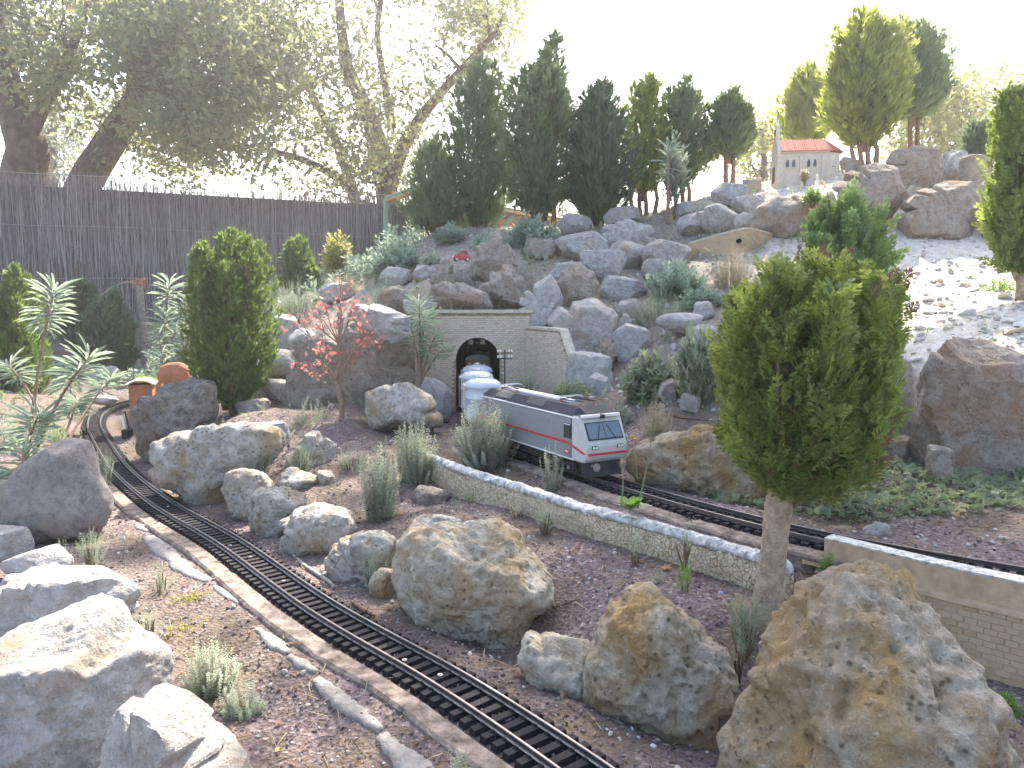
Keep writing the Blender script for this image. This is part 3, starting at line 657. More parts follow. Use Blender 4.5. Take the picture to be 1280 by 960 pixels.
def build_rock(rk, k):
    o, Y, dr, style, mat, label = rk
    x0, y0, x1, y1, ax, bx, az, bz = rock_geom(rk); wpx = max(x1 - x0, y1 - y0)
    sub = 6 if (wpx > 160 and style == 'pit') or wpx > 210 else 5 if wpx > 66 else 4
    d, t = ico(sub); q = np.random.RandomState(100 + k)
    nrm = q.normal(size=(20, 3)); nrm /= np.linalg.norm(nrm, axis=1)[:, None]
    hs = q.uniform(.62, .95, 20) if style == 'ang' else q.uniform(.68, .95, 20)
    if style == 'ang':
        nrm[0] = (q.uniform(-.35, .35), q.uniform(-.45, .05), 1); nrm[1] = (q.uniform(-.35, .35), -1, q.uniform(.05, .45)); nrm[2] = (q.uniform(.6, 1), -.6, q.uniform(-.1, .3)); nrm[:3] /= np.linalg.norm(nrm[:3], axis=1)[:, None]
        hs[0] = q.uniform(.52, .68); hs[1] = q.uniform(.5, .66); hs[2] = q.uniform(.6, .75)
    dd = d @ nrm.T; rr = np.where(dd > .05, hs[None] / np.maximum(dd, .05), 9)
    kk = 110.0 if style == 'ang' else 16.0 if style == 'smooth' else 26.0
    r = -np.log(np.exp(-kk * np.minimum(rr, 2)).sum(1) + math.exp(-kk * 1.05)) / kk
    r = np.clip(r, .3, 1.3); p = d * r[:, None]
    bur = .10 * (bz - az)
    hx, hz = (bx - ax) / 2, (bz - az + bur) / 2; hy = max(hx, hz) * dr
    if style == 'slab': hy = hx * dr
    cx, cz = (ax + bx) / 2, (bz + az - bur) / 2
    if isinstance(o, list):
        # silhouette seen from the front follows the traced outline, the body keeps its own depth
        wp = [W(a_, b2, Y) for a_, b2 in o]; P = np.array([(v.x - cx, v.z - cz) for v in wp])
        P[P[:, 1] < -hz * .3, 1] -= bur
        cen = P.mean(0); P = P - cen
        ph = np.arctan2(P[:, 1], P[:, 0]); od = np.argsort(ph); P = P[od]
        nb = 180; th = np.linspace(-PI, PI, nb, endpoint=False); Ro = np.zeros(nb)
        for i, a_ in enumerate(th):
            u = np.array([math.cos(a_), math.sin(a_)]); best = 0
            for j in range(len(P)):
                A_, B_ = P[j], P[(j + 1) % len(P)]; e = B_ - A_; det = u[0] * -e[1] + u[1] * e[0]
                if abs(det) < 1e-12: continue
                s_ = (A_[0] * -e[1] + A_[1] * e[0]) / det; tt = (u[0] * A_[1] - u[1] * A_[0]) / det
                if s_ > 0 and -1e-6 <= tt <= 1 + 1e-6: best = max(best, s_)
            Ro[i] = best
        for _ in range(1): Ro = .6 * Ro + .2 * (np.roll(Ro, 1) + np.roll(Ro, -1))
        an = np.arctan2(p[:, 2], p[:, 0]); rho = np.hypot(p[:, 0], p[:, 2]); bi = ((an + PI) / (2 * PI) * nb).astype(int) % nb
        mx = np.zeros(nb); np.maximum.at(mx, bi, rho)
        mx = np.where(mx == 0, 1, mx)
        for _ in range(3): mx = np.maximum(mx, .5 * (np.roll(mx, 1) + np.roll(mx, -1)))
        f = (an + PI) / (2 * PI) * nb; i0 = f.astype(int) % nb; i1 = (i0 + 1) % nb; fr = f - np.floor(f)
        sc_ = (Ro / mx)[i0] * (1 - fr) + (Ro / mx)[i1] * fr
        cenx, cenz = cx + cen[0], cz + cen[1]
        p = np.stack([p[:, 0] * sc_ , p[:, 1] * hy, p[:, 2] * sc_], 1)
        cx, cz = cenx, cenz
    else:
        e = np.abs(p).max(0) ; p = p / e * np.array([hx, hy, hz])
    s = max(hx, hz); nn = p / (np.linalg.norm(p, axis=1)[:, None] + 1e-9); off = q.uniform(-50, 50, 3)
    u = p / s + off
    if style == 'pit':
        p = p + nn * (s * (.075 * fbm(u * 2.2, k, 4) + .030 * ridge(u * 5, k + 9, 4) + .020 * fbm(u * 17, k + 3, 3)))[:, None]
        npit = 190 if sub == 6 else 30
        ids = q.randint(0, len(p), npit); rad = s * q.uniform(.012, .045, npit) * (1 if sub == 6 else 1.5)
        for i, rd in zip(ids, rad):
            dx = (p - p[i]) * np.array([1, 1, q.uniform(.6, 1.1)]); m_ = np.exp(-(dx ** 2).sum(1) / (rd * rd)); p = p - nn * (m_ * rd * 1.3)[:, None]
    elif style == 'smooth':
        p = p + nn * (s * (.05 * fbm(u * 1.4, k, 3) + .012 * ridge(u * 4, k + 9, 3) + .006 * fbm(u * 16, k, 2)))[:, None]
    else:
        st = u.copy(); st[:, 2] *= 2.2
        stepn = vnoise(u * 3.1, k + 2); stepn = np.round(stepn * 3.5) / 3.5 * .75 + stepn * .25
        p = p + nn * (s * (.020 * fbm(u * 1.5, k, 3) + (.034 if sub == 6 else .020) * stepn + .012 * ridge(st * 4, k + 9, 5) + .007 * fbm(u * 20, k + 3, 3)))[:, None]
    ob = link('boulder' if wpx > 62 else 'stone', mesh_from('rock', p, t, style != 'ang' or sub == 6), M[mat], None, (cx, Y, cz))
    tag(ob, label, 'rock', 'rocks of the rock garden')
    return ob
for k, rk in enumerate(ROCKS): build_rock(rk, k)

# ------------------------------------------------------------------ loose grit and stones on the ground
def in_any_rock(x, y): return np.zeros(x.shape, bool)
def grit(name, label, n, rmin, rmax, size, mat, amin=-1.0, amax=.95, trackclear=.05, mask=None):
    r = np.exp(rs.uniform(math.log(rmin), math.log(rmax), n)); a = rs.uniform(amin, amax, n)
    x, y = r * np.sin(a), r * np.cos(a); d, _ = pdist(x, y, LOW[::6]); du, su = pdist(x, y, UP[::6]); db, _ = pdist(x, y, WB)
    ok = (d > trackclear + .035 * rs.rand(n)) & (du > .062) & (db > .022)
    if mask is not None: ok &= mask(x, y)
    x, y = x[ok], y[ok]; z = H(x, y); s = rs.uniform(size[0], size[1], len(x)) * rs.uniform(.7, 1.25, len(x)) * np.clip(np.hypot(x, y), .8, 3) ** .45
    S3 = s if name != 'slope_stones' else np.stack([s, s, s * .55], 1); RT = randrot(len(x)) if name != 'slope_stones' else frames(np.c_[rs.normal(size=(len(x), 2)), rs.normal(size=len(x)) * .12], N=np.c_[rs.normal(size=(len(x), 2)) * .5, np.ones(len(x))])
    v, t = scatter(PEB, np.stack([x, y, z + s * .12], 1), RT, S3)
    o = link(name, mesh_from(name, v, t, False), M[mat]); tag(o, label, name.replace('_', ' ').split()[-1] if False else 'grit', kind='stuff'); return o
grit('lava_grit', 'reddish purple lava grit strewn over the ground', 13000, .68, 2.5, (.0016, .0042), 'lava', mask=lambda x, y: y < 2.3)
grit('stone_chips', 'pale stone chips lying among the grit', 1500, .7, 2.6, (.0024, .006), 'chip')
grit('hill_rubble', 'pale rubble scattered over the slope', 3800, 2.2, 5.2, (.0035, .010), 'chip', -.5, .75, mask=lambda x, y: H(x, y) > .16)
grit('slope_stones', 'bright flat stones on the sunlit slope at right', 260, 1.9, 3.6, (.006, .020), 'chalk_stone', .42, .75, mask=lambda x, y: (H(x, y) > .3))
# grit lying between the sleepers
def between(P, z, n, lat):
    i = rs.randint(0, len(P) - 1, n); dv = P[i + 1] - P[i]; dv /= np.linalg.norm(dv, axis=1)[:, None]; nr = np.stack([dv[:, 1], -dv[:, 0]], 1)
    q = P[i] + nr * rs.uniform(lat[0], lat[1], n)[:, None]; s = rs.uniform(.0016, .0036, n)
    return np.c_[q, np.full(n, z) + s * .2], s
for P, z, lb in ((LOW[:260], .003, 'fine grit caught between the sleepers of the lower track'), (UP[150:], UPZ - .006, 'fine grit caught between the sleepers of the upper track')):
    pts, s = between(P, z, 1500, (-.03, .07)); v, t = scatter(PEB, pts, randrot(len(pts)), s)
    tag(link('track_grit', mesh_from('track_grit', v, t), M['lava']), lb, 'grit', kind='stuff')

# ------------------------------------------------------------------ thin volume added to imitate veiling glare from the lens
g = G(); g.box((0, 52, 5), (188, 196, 14)); hz = g.build('glare_haze', None); tag(hz, 'thin air volume added to imitate lens veiling glare', kind='stuff')
hm = bpy.data.materials.new('glare_haze'); hm.use_nodes = True; hn = hm.node_tree; hn.nodes.remove(hn.nodes['Principled BSDF'])
hv = hn.nodes.new('ShaderNodeVolumePrincipled'); hv.inputs['Density'].default_value = .0065; hv.inputs['Color'].default_value = (.98, .985, 1, 1); hv.inputs['Anisotropy'].default_value = .55
hn.links.new(hv.outputs[0], hn.nodes['Material Output'].inputs['Volume']); hz.data.materials.append(hm)

# ------------------------------------------------------------------ tracks
def sweep(g, P, prof, z, closed=True):
    d = np.gradient(P, axis=0); d /= np.linalg.norm(d, axis=1)[:, None]; nr = np.stack([d[:, 1], -d[:, 0]], 1)
    m, k = len(P), len(prof); V = []
    for a_, b2 in prof: pass
    pa = np.array(prof)
    V = np.concatenate([np.c_[P[i] + nr[i] * pa[:, :1], z + pa[:, 1]] for i in range(m)])
    T = []
    for i in range(m - 1):
        for j in range(k):
            a0 = i * k + j; a1 = i * k + (j + 1) % k; T += [[a0, a1, a1 + k], [a0, a1 + k, a0 + k]]
    for j in range(1, k - 1): T += [[0, j, j + 1], [(m - 1) * k, (m - 1) * k + j + 1, (m - 1) * k + j]]
    return g.add(V, T)
def offset(P, o):
    d = np.gradient(P, axis=0); d /= np.linalg.norm(d, axis=1)[:, None]; return P + np.stack([d[:, 1], -d[:, 0]], 1) * o
GA = .0235
def make_track(P, z, label, screws):
    root = empty('railway_track', (0, 0, z), 0, label, 'railway track', 'model railway tracks')
    for s in (-1, 1):
        g = G(); Q = offset(P, s * GA)[::3]
        sweep(g, Q, [(-.0037,.0092),(-.0037,.0102),(-.0011,.0112),(-.0011,.0150),(-.0019,.0156),(-.0019,.0174),(-.0012,.0180),(.0012,.0180),(.0019,.0174),(.0019,.0156),(.0011,.0150),(.0011,.0112),(.0037,.0102),(.0037,.0092)], 0)
        g.build('rail', M['rail'], root, False)
    g = G()
    for x in (-.0445, .0445): pass
    v = []
    hw, hl, hh = .0056, .0445, .0088
    g.hexa([[-hw-.0008,-hl,0],[hw+.0008,-hl,0],[hw+.0008,hl,0],[-hw-.0008,hl,0],[-hw,-hl+.001,hh],[hw,-hl+.001,hh],[hw,hl-.001,hh],[-hw,hl-.001,hh]])
    for s in (-1, 1):
        for e in (-1, 1): g.box((0, s * GA + e * .0052, hh + .0012), (.006, .0026, .0026))
    vv, tt = g.data(); me = mesh_from('sleeper', vv, tt); me.materials.append(M['sleeper'])
    step = .022; s = np.concatenate([[0], np.cumsum(np.linalg.norm(np.diff(P, axis=0), axis=1))])
    q = np.arange(.01, s[-1] - .01, step); X = np.interp(q, s, P[:, 0]); Y = np.interp(q, s, P[:, 1]); X2 = np.interp(q + .004, s, P[:, 0]); Y2 = np.interp(q + .004, s, P[:, 1])
    for x, y, x2, y2 in zip(X, Y, X2, Y2):
        o = link('sleeper', me, None, root, (x, y, R.uniform(-.0004, .0003))); o.rotation_euler = (0, 0, math.atan2(y2 - y, x2 - x) + R.uniform(-.02, .02))
    g = G()
    for a_ in (-.017, .017):   # joining webs under the sleepers
        sweep(g, offset(P, a_)[::4], [(-.0015,.0005),(-.0015,.0035),(.0015,.0035),(.0015,.0005)], 0)
    g.build('sleeper_web', M['sleeper'], root)
    for f, off in screws:
        i = int(f * (len(P) - 1)); p = offset(P, off)[i]
        g = G(); g.lathe([(0,.0112),(.0014,.0112),(.0016,.0102),(.0036,.0102),(.0038,.0090)], (p[0], p[1], 0), 14); g.build('screw', M['steel'], root)
    return root
lt = make_track(LOW, 0, 'long curving model railway track in the foreground with black sleepers', [(.09,.004),(.105,-.006),(.19,.003),(.225,.002),(.245,-.004),(.33,.004)])
ut = make_track(UP, UPZ - .008, 'upper model railway track that carries the silver train out of the tunnel', [])
def slabs(name, P, lat, zt, zb, cuts, label, mat, seed):
    root = empty(name, (0, 0, 0), 0, label); root['kind'] = 'structure'
    for k, (a_, b2) in enumerate(cuts):
        Q = P[a_:b2:2]; g = G(); n_ = len(Q); d = np.gradient(Q, axis=0); d /= np.linalg.norm(d, axis=1)[:, None]; nr = np.stack([d[:, 1], -d[:, 0]], 1)
        i = np.arange(n_); e0 = lat[0] + .006 * vnoise(np.stack([i * .35, i * 0 + seed + k, i * 0.], 1), 1); z_ = zt + .0012 * vnoise(np.stack([i * .5, i * 0 + 9., i * 0.], 1), 4)
        V = []
        for j in range(n_):
            for l, zz in ((e0[j] - .002, zb), (e0[j], z_[j] - .003), (e0[j] + .003, z_[j]), (lat[1], z_[j]), (lat[1], zb)): V.append([*(Q[j] + nr[j] * l), zz])
        T = []
        for j in range(n_ - 1):
            for l in range(5):
                a0 = j * 5 + l; a1 = j * 5 + (l + 1) % 5; T += [[a0, a1, a1 + 5], [a0, a1 + 5, a0 + 5]]
        for l in range(1, 4): T += [[0, l, l + 1], [(n_ - 1) * 5, (n_ - 1) * 5 + l + 1, (n_ - 1) * 5 + l]]
        g.add(V, T); g.build('slab', M[mat], root)
    return root
L = len(LOW)
slabs('concrete_track_bed', LOW, (-.05, .050), -.0005, -.03, [(0, L)], 'flat concrete bed under the lower track', 'bed_dirty', 1)
# the shoulder of the bed on the camera's side
slabs('concrete_shoulder', offset(LOW, 0), (.046, .050), 0, -.03, [(0, 5)], 'end piece of the concrete bed', 'bed', 2) if False else None
def shoulder(P, side, w0, w1, zt, cuts, label):
    root = empty('bed_edge', (0, 0, 0), 0, label); root['kind'] = 'structure'
    for k, (a_, b2) in enumerate(cuts):
        Q = P[a_:b2:2]; d = np.gradient(Q, axis=0); d /= np.linalg.norm(d, axis=1)[:, None]; nr = np.stack([d[:, 1], -d[:, 0]], 1) * side
        n_ = len(Q); i = np.arange(n_) + a_ / 2; o1 = w1 + .004 * fbm(np.stack([i * .12, i * 0 + 3., i * 0.], 1), 1, 4); zz = zt + .0015 * fbm(np.stack([i * .2, i * 0., i * 0.], 1), 5, 3)
        V = []
        for j in range(n_):
            if j in (0, n_ - 1): zz[j] -= .0035
            for l, z in ((w0, -.03 + zt), (w0, zz[j]), (o1[j] - .004, zz[j]), (o1[j], zz[j] - .004), (o1[j] + .003, -.03 + zt)): V.append([*(Q[j] + nr[j] * l), z])
        T = []
        for j in range(n_ - 1):
            for l in range(5):
                a0 = j * 5 + l; a1 = j * 5 + (l + 1) % 5; T += [[a0, a1, a1 + 5], [a0, a1 + 5, a0 + 5]]
        for l in range(1, 4): T += [[0, l, l + 1], [(n_ - 1) * 5, (n_ - 1) * 5 + l + 1, (n_ - 1) * 5 + l]]
        g = G(); g.add(V, T); g.build('slab', M['bed'], root)
# which side faces the camera: the first path runs away from the camera to the left, so its left side does
shoulder(LOW, -1, .0502, .083, .0042, [(0, 63), (62, 105), (104, 151), (150, 205), (204, 263)], 'cracked pinkish concrete edge along the lower track')
iu = int(np.argmin(np.hypot(UP[:, 0] - .1, UP[:, 1] - 1.95)))
shoulder(UP, 1, .048, .086, UPZ - .004, [(iu - 30, iu + 15), (iu + 14, iu + 55), (iu + 54, iu + 92)], 'cracked pinkish concrete edge along the upper track')
# patches of old mortar left of the lower track
mort = empty('mortar_strip', (0, 0, 0), 0, 'broken line of pale mortar left of the lower track'); mort['kind'] = 'structure'
for k, (pts, wd) in enumerate([([(170,652),(186,662)], 7), ([(186,668),(212,690),(238,712),(262,724)], 13), ([(268,730),(290,745),(300,752)], 6), ([(322,782),(345,800),(360,812)], 10),
                 ([(362,815),(382,826),(396,836)], 9), ([(396,842),(425,862),(450,882),(480,905)], 15), ([(478,908),(510,935),(545,962),(570,985)], 22)]):
    Q = np.array([onz(x, y, 0) for x, y in pts]); Q = smooth_path(Q, .008); n_ = len(Q)
    d = np.gradient(Q, axis=0); d /= np.linalg.norm(d, axis=1)[:, None]; nr = np.stack([d[:, 1], -d[:, 0]], 1); V = []; T = []
    tt = np.linspace(0, 1, n_); wv = wd * Q[:, 1] / 950 * (np.sin(PI * np.clip(tt, .04, .96)) ** .35) * (1 + .3 * fbm(np.stack([tt * 9, tt * 0 + k, tt * 0], 1), 2, 3))
    zz = H(Q[:, 0], Q[:, 1])
    for j in range(n_):
        for l, z in ((-1, -.012), (-.92, .0005), (-.4, .0025), (.3, .0024), (.9, .0005), (1, -.012)):
            V.append([*(Q[j] + nr[j] * l * wv[j]), zz[j] + z + (.0006 * R.uniform(-1, 1) if z > 0 else 0)])
    for j in range(n_ - 1):
        for l in range(6):
            a0 = j * 6 + l; a1 = j * 6 + (l + 1) % 6; T += [[a0, a1, a1 + 6], [a0, a1 + 6, a0 + 6]]
    for l in range(1, 5): T += [[0, l, l + 1], [(n_ - 1) * 6, (n_ - 1) * 6 + l + 1, (n_ - 1) * 6 + l]]
    g = G(); g.add(V, T); g.build('mortar_patch', M['mortar'], mort, True)

# ------------------------------------------------------------------ the low whitewashed wall between the terraces
wp = smooth_path(WALL, .006); n_ = len(wp)
d = np.gradient(wp, axis=0); d /= np.linalg.norm(d, axis=1)[:, None]; nr = np.stack([d[:, 1], -d[:, 0]], 1)
lw = empty('low_wall', (wp[0][0], wp[0][1], .05), 0, 'low curving wall of cracked ochre render with whitewashed top beside the rails', 'wall')
o0 = np.array([wp[0][0], wp[0][1], .05])
tt = np.linspace(0, 1, n_); ends = np.clip(np.minimum(tt, 1 - tt) / .018, 0, 1) ** .5
def wall_strip(prof, seed, amp):
    V = []; m = len(prof)
    for j in range(n_):
        for q, (l, z) in enumerate(prof):
            fq = 28 if seed < 5 else 60; p = np.array([wp[j][0] * fq, wp[j][1] * fq, q * .9 + seed]); e = ends[j]
            a_ = amp * float(fbm(p[None] * np.array([1, 1, 1]), seed, 3)[0])
            V.append([wp[j][0] + nr[j][0] * (l * (.35 + .65 * e) + a_), wp[j][1] + nr[j][1] * (l * (.35 + .65 * e) + a_), z - (1 - e) * .012 * (z > .08) + a_ * .8])
    T = []
    for j in range(n_ - 1):
        for l in range(m):
            a0 = j * m + l; a1 = j * m + (l + 1) % m; T += [[a0, a1, a1 + m], [a0, a1 + m, a0 + m]]
    for l in range(1, m - 1): T += [[0, l, l + 1], [(n_ - 1) * m, (n_ - 1) * m + l + 1, (n_ - 1) * m + l]]
    g = G(); g.add(np.array(V) - o0, T); return g
# nr points to the right of the walking direction, which is the camera's side
wall_strip([(.017, 0), (.018, .03), (.016, .06), (.0165, .085), (.012, .100), (-.014, .102), (-.016, .09), (-.016, 0)], 3, .0035).build('wall_body', M['crazed'], lw, True)
wall_strip([(.0150, .0985), (.0145, .106), (.006, .112), (-.008, .112), (-.0165, .107), (-.0175, .0985)], 8, .0055).build('whitewashed_top', M['white_cap'], lw, True)

# ------------------------------------------------------------------ brick fields: real bricks, far too small to pick apart
def brick_field(org, u, nrm, width, z0, z1, bl, bh, inside, gap=.0014, depth=.004):
    g = G(); org, u, nrm = Vector(org), Vector(u).normalized(), Vector(nrm).normalized(); row = 0; z = z0
    while z + bh <= z1 + 1e-6:
        s = -(row % 2) * bl * .5 + R.uniform(-.002, .002)
        while s < width:
            a_, b2 = max(s, 0) + gap / 2, min(s + bl, width) - gap / 2
            if b2 - a_ > bl * .2 and inside((a_ + b2) / 2, z + bh / 2, (b2 - a_) / 2, bh / 2):
                dp = depth * R.uniform(.55, 1.1); v = []
                for dz in (gap / 2, bh - gap / 2):
                    for ss, nn_ in ((a_, dp), (b2, dp), (b2, -.002), (a_, -.002)):
                        p = org + u * ss + nrm * nn_; v.append([p.x, p.y, z + dz + R.uniform(-.0002, .0002)])
                g.hexa(v)
            s += bl
        z += bh; row += 1
    return g
# tunnel portal
TX, TH, TZ = -.136, .087, .296      # centre, half width, spring line
PX0, PX1, PT = -.385, .070, .478
portal = empty('tunnel_portal', (TX, 3.0, UPZ - .02), 0, 'pale brick tunnel portal with round arched black opening', 'tunnel portal')
off = Vector((TX, 3.0, UPZ - .02))
def pb(g, name, mat, parent=portal, o=off, smooth=False):
    g.v = [v - np.array(o) for v in g.v]; return g.build(name, mat, parent, smooth)
def arch_z(x):
    q = abs(x - TX); return TZ + math.sqrt(max(TH * TH - q * q, 0)) if q < TH else -9
g = G(); zb = .02
g.box(((PX0 + TX - TH) / 2, 3.015, (zb + PT) / 2), (TX - TH - PX0, .03, PT - zb))
g.box(((PX1 + TX + TH) / 2, 3.015, (zb + PT) / 2), (PX1 - TX - TH, .03, PT - zb))
ns = 28
for i in range(ns):
    xa = TX - TH + 2 * TH * i / ns; xb = xa + 2 * TH / ns; za, zbb = arch_z(xa + 1e-5), arch_z(xb - 1e-5)
    g.hexa([[xa,3.0,za],[xb,3.0,zbb],[xb,3.03,zbb],[xa,3.03,za],[xa,3.0,PT],[xb,3.0,PT],[xb,3.03,PT],[xa,3.03,PT]])
pb(g, 'wall_core', M['joint'])
def ins(s, z, hw, hh):
    x = PX0 + s; q = min(abs(x - hw - TX), abs(x + hw - TX), abs(x - TX))
    if abs(x - TX) - hw < TH and z - hh < TZ: return False
    cx_ = max(abs(x - TX) - hw, 0); return not (z > TZ and math.hypot(cx_, z - hh - TZ) < TH) if z > TZ else not abs(x - TX) - hw < TH
o = pb(brick_field((PX0, 3.0, 0), (1, 0, 0), (0, -1, 0), PX1 - PX0, .075, PT - .004, .0185, .0085, ins), 'brickwork', M['brick_pale']); o['kind'] = 'stuff'
g = G()
for i in range(15):   # arch stones
    a0, a1 = PI * i / 15 + .015, PI * (i + 1) / 15 - .015; v = []
    for r0 in (TH - .001, TH + .013):
        for a_, y in ((a0, 2.9935), (a1, 2.9935), (a1, 3.005), (a0, 3.005)): v.append([TX + r0 * math.cos(a_), y, TZ + r0 * math.sin(a_)])
    g.hexa(v)
o = pb(g, 'arch_stones', M['brick_pale']); o['kind'] = 'stuff'
g = G(); n5 = 9
for i in range(n5):
    xa = PX0 - .008 + (PX1 - PX0 + .02) * i / n5; L_ = (PX1 - PX0 + .02) / n5
    g.box((xa + L_ / 2, 3.010 + R.uniform(-.001, .001), PT + .0065 + R.uniform(-.0006, .0006)), (L_ - .001, .050, .013))
pb(g, 'coping', M['coping'])
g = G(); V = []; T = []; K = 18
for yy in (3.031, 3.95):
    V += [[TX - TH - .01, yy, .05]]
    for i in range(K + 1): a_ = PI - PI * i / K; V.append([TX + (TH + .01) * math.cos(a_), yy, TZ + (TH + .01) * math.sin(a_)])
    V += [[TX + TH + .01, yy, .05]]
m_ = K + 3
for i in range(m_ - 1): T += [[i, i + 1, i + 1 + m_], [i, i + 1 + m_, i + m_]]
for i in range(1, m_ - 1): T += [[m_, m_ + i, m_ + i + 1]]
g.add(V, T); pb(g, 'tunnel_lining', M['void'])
for xx in (-.028, .018):
    g = G(); g.box((TX + xx, 3.05, TZ + .066), (.017, .012, .019)); pb(g, 'pale_block', M['coping'])  # pale blocks added as bright pieces under the arch top
g = G(); g.box((TX - .004, 3.06, TZ + .062), (.012, .012, .008)); pb(g, 'far_light_patch', M['mortar'])  # pale box added to imitate light from the far tunnel opening
# wing wall
A = Vector((.056, 2.996, 0)); B = Vector((.222, 2.72, 0)); u = (B - A); WL = u.length; u.normalize(); nn_ = Vector((-u.y, u.x, 0)); nn_ = nn_ if nn_.x < 0 else -nn_
wing = empty('wing_wall', (A.x, A.y, .08), 0, 'pale brick wing wall sloping down right of the tunnel portal', 'wall')
poly = [(0, .03), (WL, .03), (WL, .268), (WL * .74, .414), (0, .418)]
def wtop(s): return .418 - .004 * s / (WL * .74) if s < WL * .74 else .414 + (s - WL * .74) / (WL * .26) * (.268 - .414)
g = G(); V = []
for dpt in (0, -.03):
    for s, z in poly: p = A + u * s + nn_ * dpt; V.append([p.x, p.y, z])
n5 = len(poly); T = [[0, 1, 2], [0, 2, 3], [0, 3, 4], [5, 7, 6], [5, 8, 7], [5, 9, 8]]
for j in range(n5): k = (j + 1) % n5; T += [[j, k, k + n5], [j, k + n5, j + n5]]
g.add(V, T); pb(g, 'wall_core', M['joint'], wing, Vector((A.x, A.y, .08)))
o = pb(brick_field(A, u, nn_, WL, .07, .42, .0185, .0085, lambda s, z, hw, hh: z + hh < min(wtop(s - hw), wtop(s + hw)) - .002), 'brickwork', M['brick_pale'], wing, Vector((A.x, A.y, .08))); o['kind'] = 'stuff'
g = G()
for s0, s1 in ((0, WL * .74), (WL * .74, WL)):
    z0_, z1_ = wtop(s0), wtop(s1 - 1e-4); v = []
    for dz in (0, .010):
        for s, dn, z in ((s0, .007, z0_), (s1, .007, z1_), (s1, -.033, z1_), (s0, -.033, z0_)):
            p = A + u * s + nn_ * dn; v.append([p.x, p.y, z + dz + .0003])
    g.hexa(v)
pb(g, 'coping', M['coping'], wing, Vector((A.x, A.y, .08)))

# ------------------------------------------------------------------ retaining wall at right
A = Vector((.53, 1.238, 0)); rw = empty('retaining_wall', A, 0, 'tan rendered wall with brick foot and white top edge carrying the rails at right', 'wall')
BP = smooth_path(BR[1:], .02); BPo = smooth_path(BR, .02)
g = sweep(G(), BP, [(-.016,-.06),(-.016,.1275),(.012,.1275),(.012,.086),(.0152,.080),(.0152,-.06)], 0); pb(g, 'wall_body', M['ochre_wall'], rw, A)
g = sweep(G(), BP, [(-.0165,.1276),(-.0165,.1306),(.0128,.1306),(.0128,.1276)], 0); pb(g, 'white_edge', M['white_cap'], rw, A)
g = sweep(G(), BPo, [(.0125,.0815),(.0125,.0885),(.0215,.0870),(.0225,.0815)], 0); pb(g, 'moulding', M['ochre_wall'], rw, A)
g = G(); s = np.concatenate([[0], np.cumsum(np.linalg.norm(np.diff(BPo, axis=0), axis=1))]); z = -.05; row = 0
while z < .078:
    q = -(row % 2) * .008
    while q < s[-1] - .002:
        a_, b2 = max(q, 0) + .0007, min(q + .017 + R.uniform(-.002, .002), s[-1]) - .0007
        if b2 - a_ > .003:
            P = np.stack([np.interp([a_, b2], s, BPo[:, k]) for k in range(2)], 1); dv = P[1] - P[0]; dv /= np.linalg.norm(dv); nv = np.array([dv[1], -dv[0]]); dp = R.uniform(.0160, .0170); v = []
            for zz in (z + .0004, min(z + .0094, .081) - .0004):
                for p, l in ((P[0], dp), (P[1], dp), (P[1], .010), (P[0], .010)): v.append([*(p + nv * l), zz])
            g.hexa(v)
        q += .017
    z += .0094; row += 1
o = pb(g, 'brickwork', M['ochre_brick'], rw, A); o['kind'] = 'stuff'
g = sweep(G(), BPo[:4], [(-.016,-.06),(-.016,.0815),(.0125,.0815),(.0125,-.06)], 0); pb(g, 'wall_stub', M['ochre_wall'], rw, A)

# ------------------------------------------------------------------ train
def at_track(s_from, P=UP):
    s = np.concatenate([[0], np.cumsum(np.linalg.norm(np.diff(P, axis=0), axis=1))])
    x = np.interp(s_from, s, P[:, 0]); y = np.interp(s_from, s, P[:, 1]); return x, y
def loc_s(x, y):
    s = np.concatenate([[0], np.cumsum(np.linalg.norm(np.diff(UP, axis=0), axis=1))]); return s[np.argmin(np.hypot(UP[:, 0] - x, UP[:, 1] - y))]
TRZ = UPZ - .008 + .018            # rail head
def wheelset(parent, x, z, r, y=.0215):
    for s in (-1, 1):
        w_ = G(); w_.tube([(x, s * y, z), (x, s * (y + .0035), z)], [r * 1.08, r * 1.08], 18); w_.tube([(x, s * (y + .0035), z), (x, s * (y + .009), z)], [r, r * .96], 18)
        wo = w_.build('wheel', M['under'], parent); h = G(); h.tube([(x, s * (y + .009), z), (x, s * (y + .012), z)], [r * .35, r * .3], 10); h.build('axle_box', M['steel'], wo)
front = Vector((.2235, 1.752)); LL = .575; dirv = Vector((.485, -.8745)); back = front - dirv * LL; mid = (front + back) / 2
loco = empty('locomotive', (mid.x, mid.y, TRZ), math.atan2(dirv.y, dirv.x), 'silver grey electric locomotive with red stripe running past the low white wall', 'locomotive')
HL, HW = LL / 2, .0605
def loco_part(prof, w0, w1, name, mat, bev=.004, parent=loco, yc=0):
    """side-view outline given width, edges rounded"""
    bm = bmesh.new(); A_ = [bm.verts.new((x, -w0, z)) for x, z in prof]; B_ = [bm.verts.new((x, w0, z)) for x, z in prof]
    bm.faces.new(A_); bm.faces.new(B_[::-1]); n_ = len(prof)
    for j in range(n_): bm.faces.new([A_[j], B_[j], B_[(j + 1) % n_], A_[(j + 1) % n_]])
    bmesh.ops.recalc_face_normals(bm, faces=bm.faces[:])
    for v in bm.verts:    # nose narrows in plan
        q = max(0, abs(v.co.x) - (HL - .035)) / .045; v.co.y *= 1 - .10 * q * q
        v.co.y += yc
    if bev: bmesh.ops.bevel(bm, geom=bm.edges[:], offset=bev, segments=3, affect='EDGES', clamp_overlap=True)
    me = bpy.data.meshes.new(name); bm.to_mesh(me); bm.free()
    for p in me.polygons: p.use_smooth = False
    return link(name, me, mat, parent)
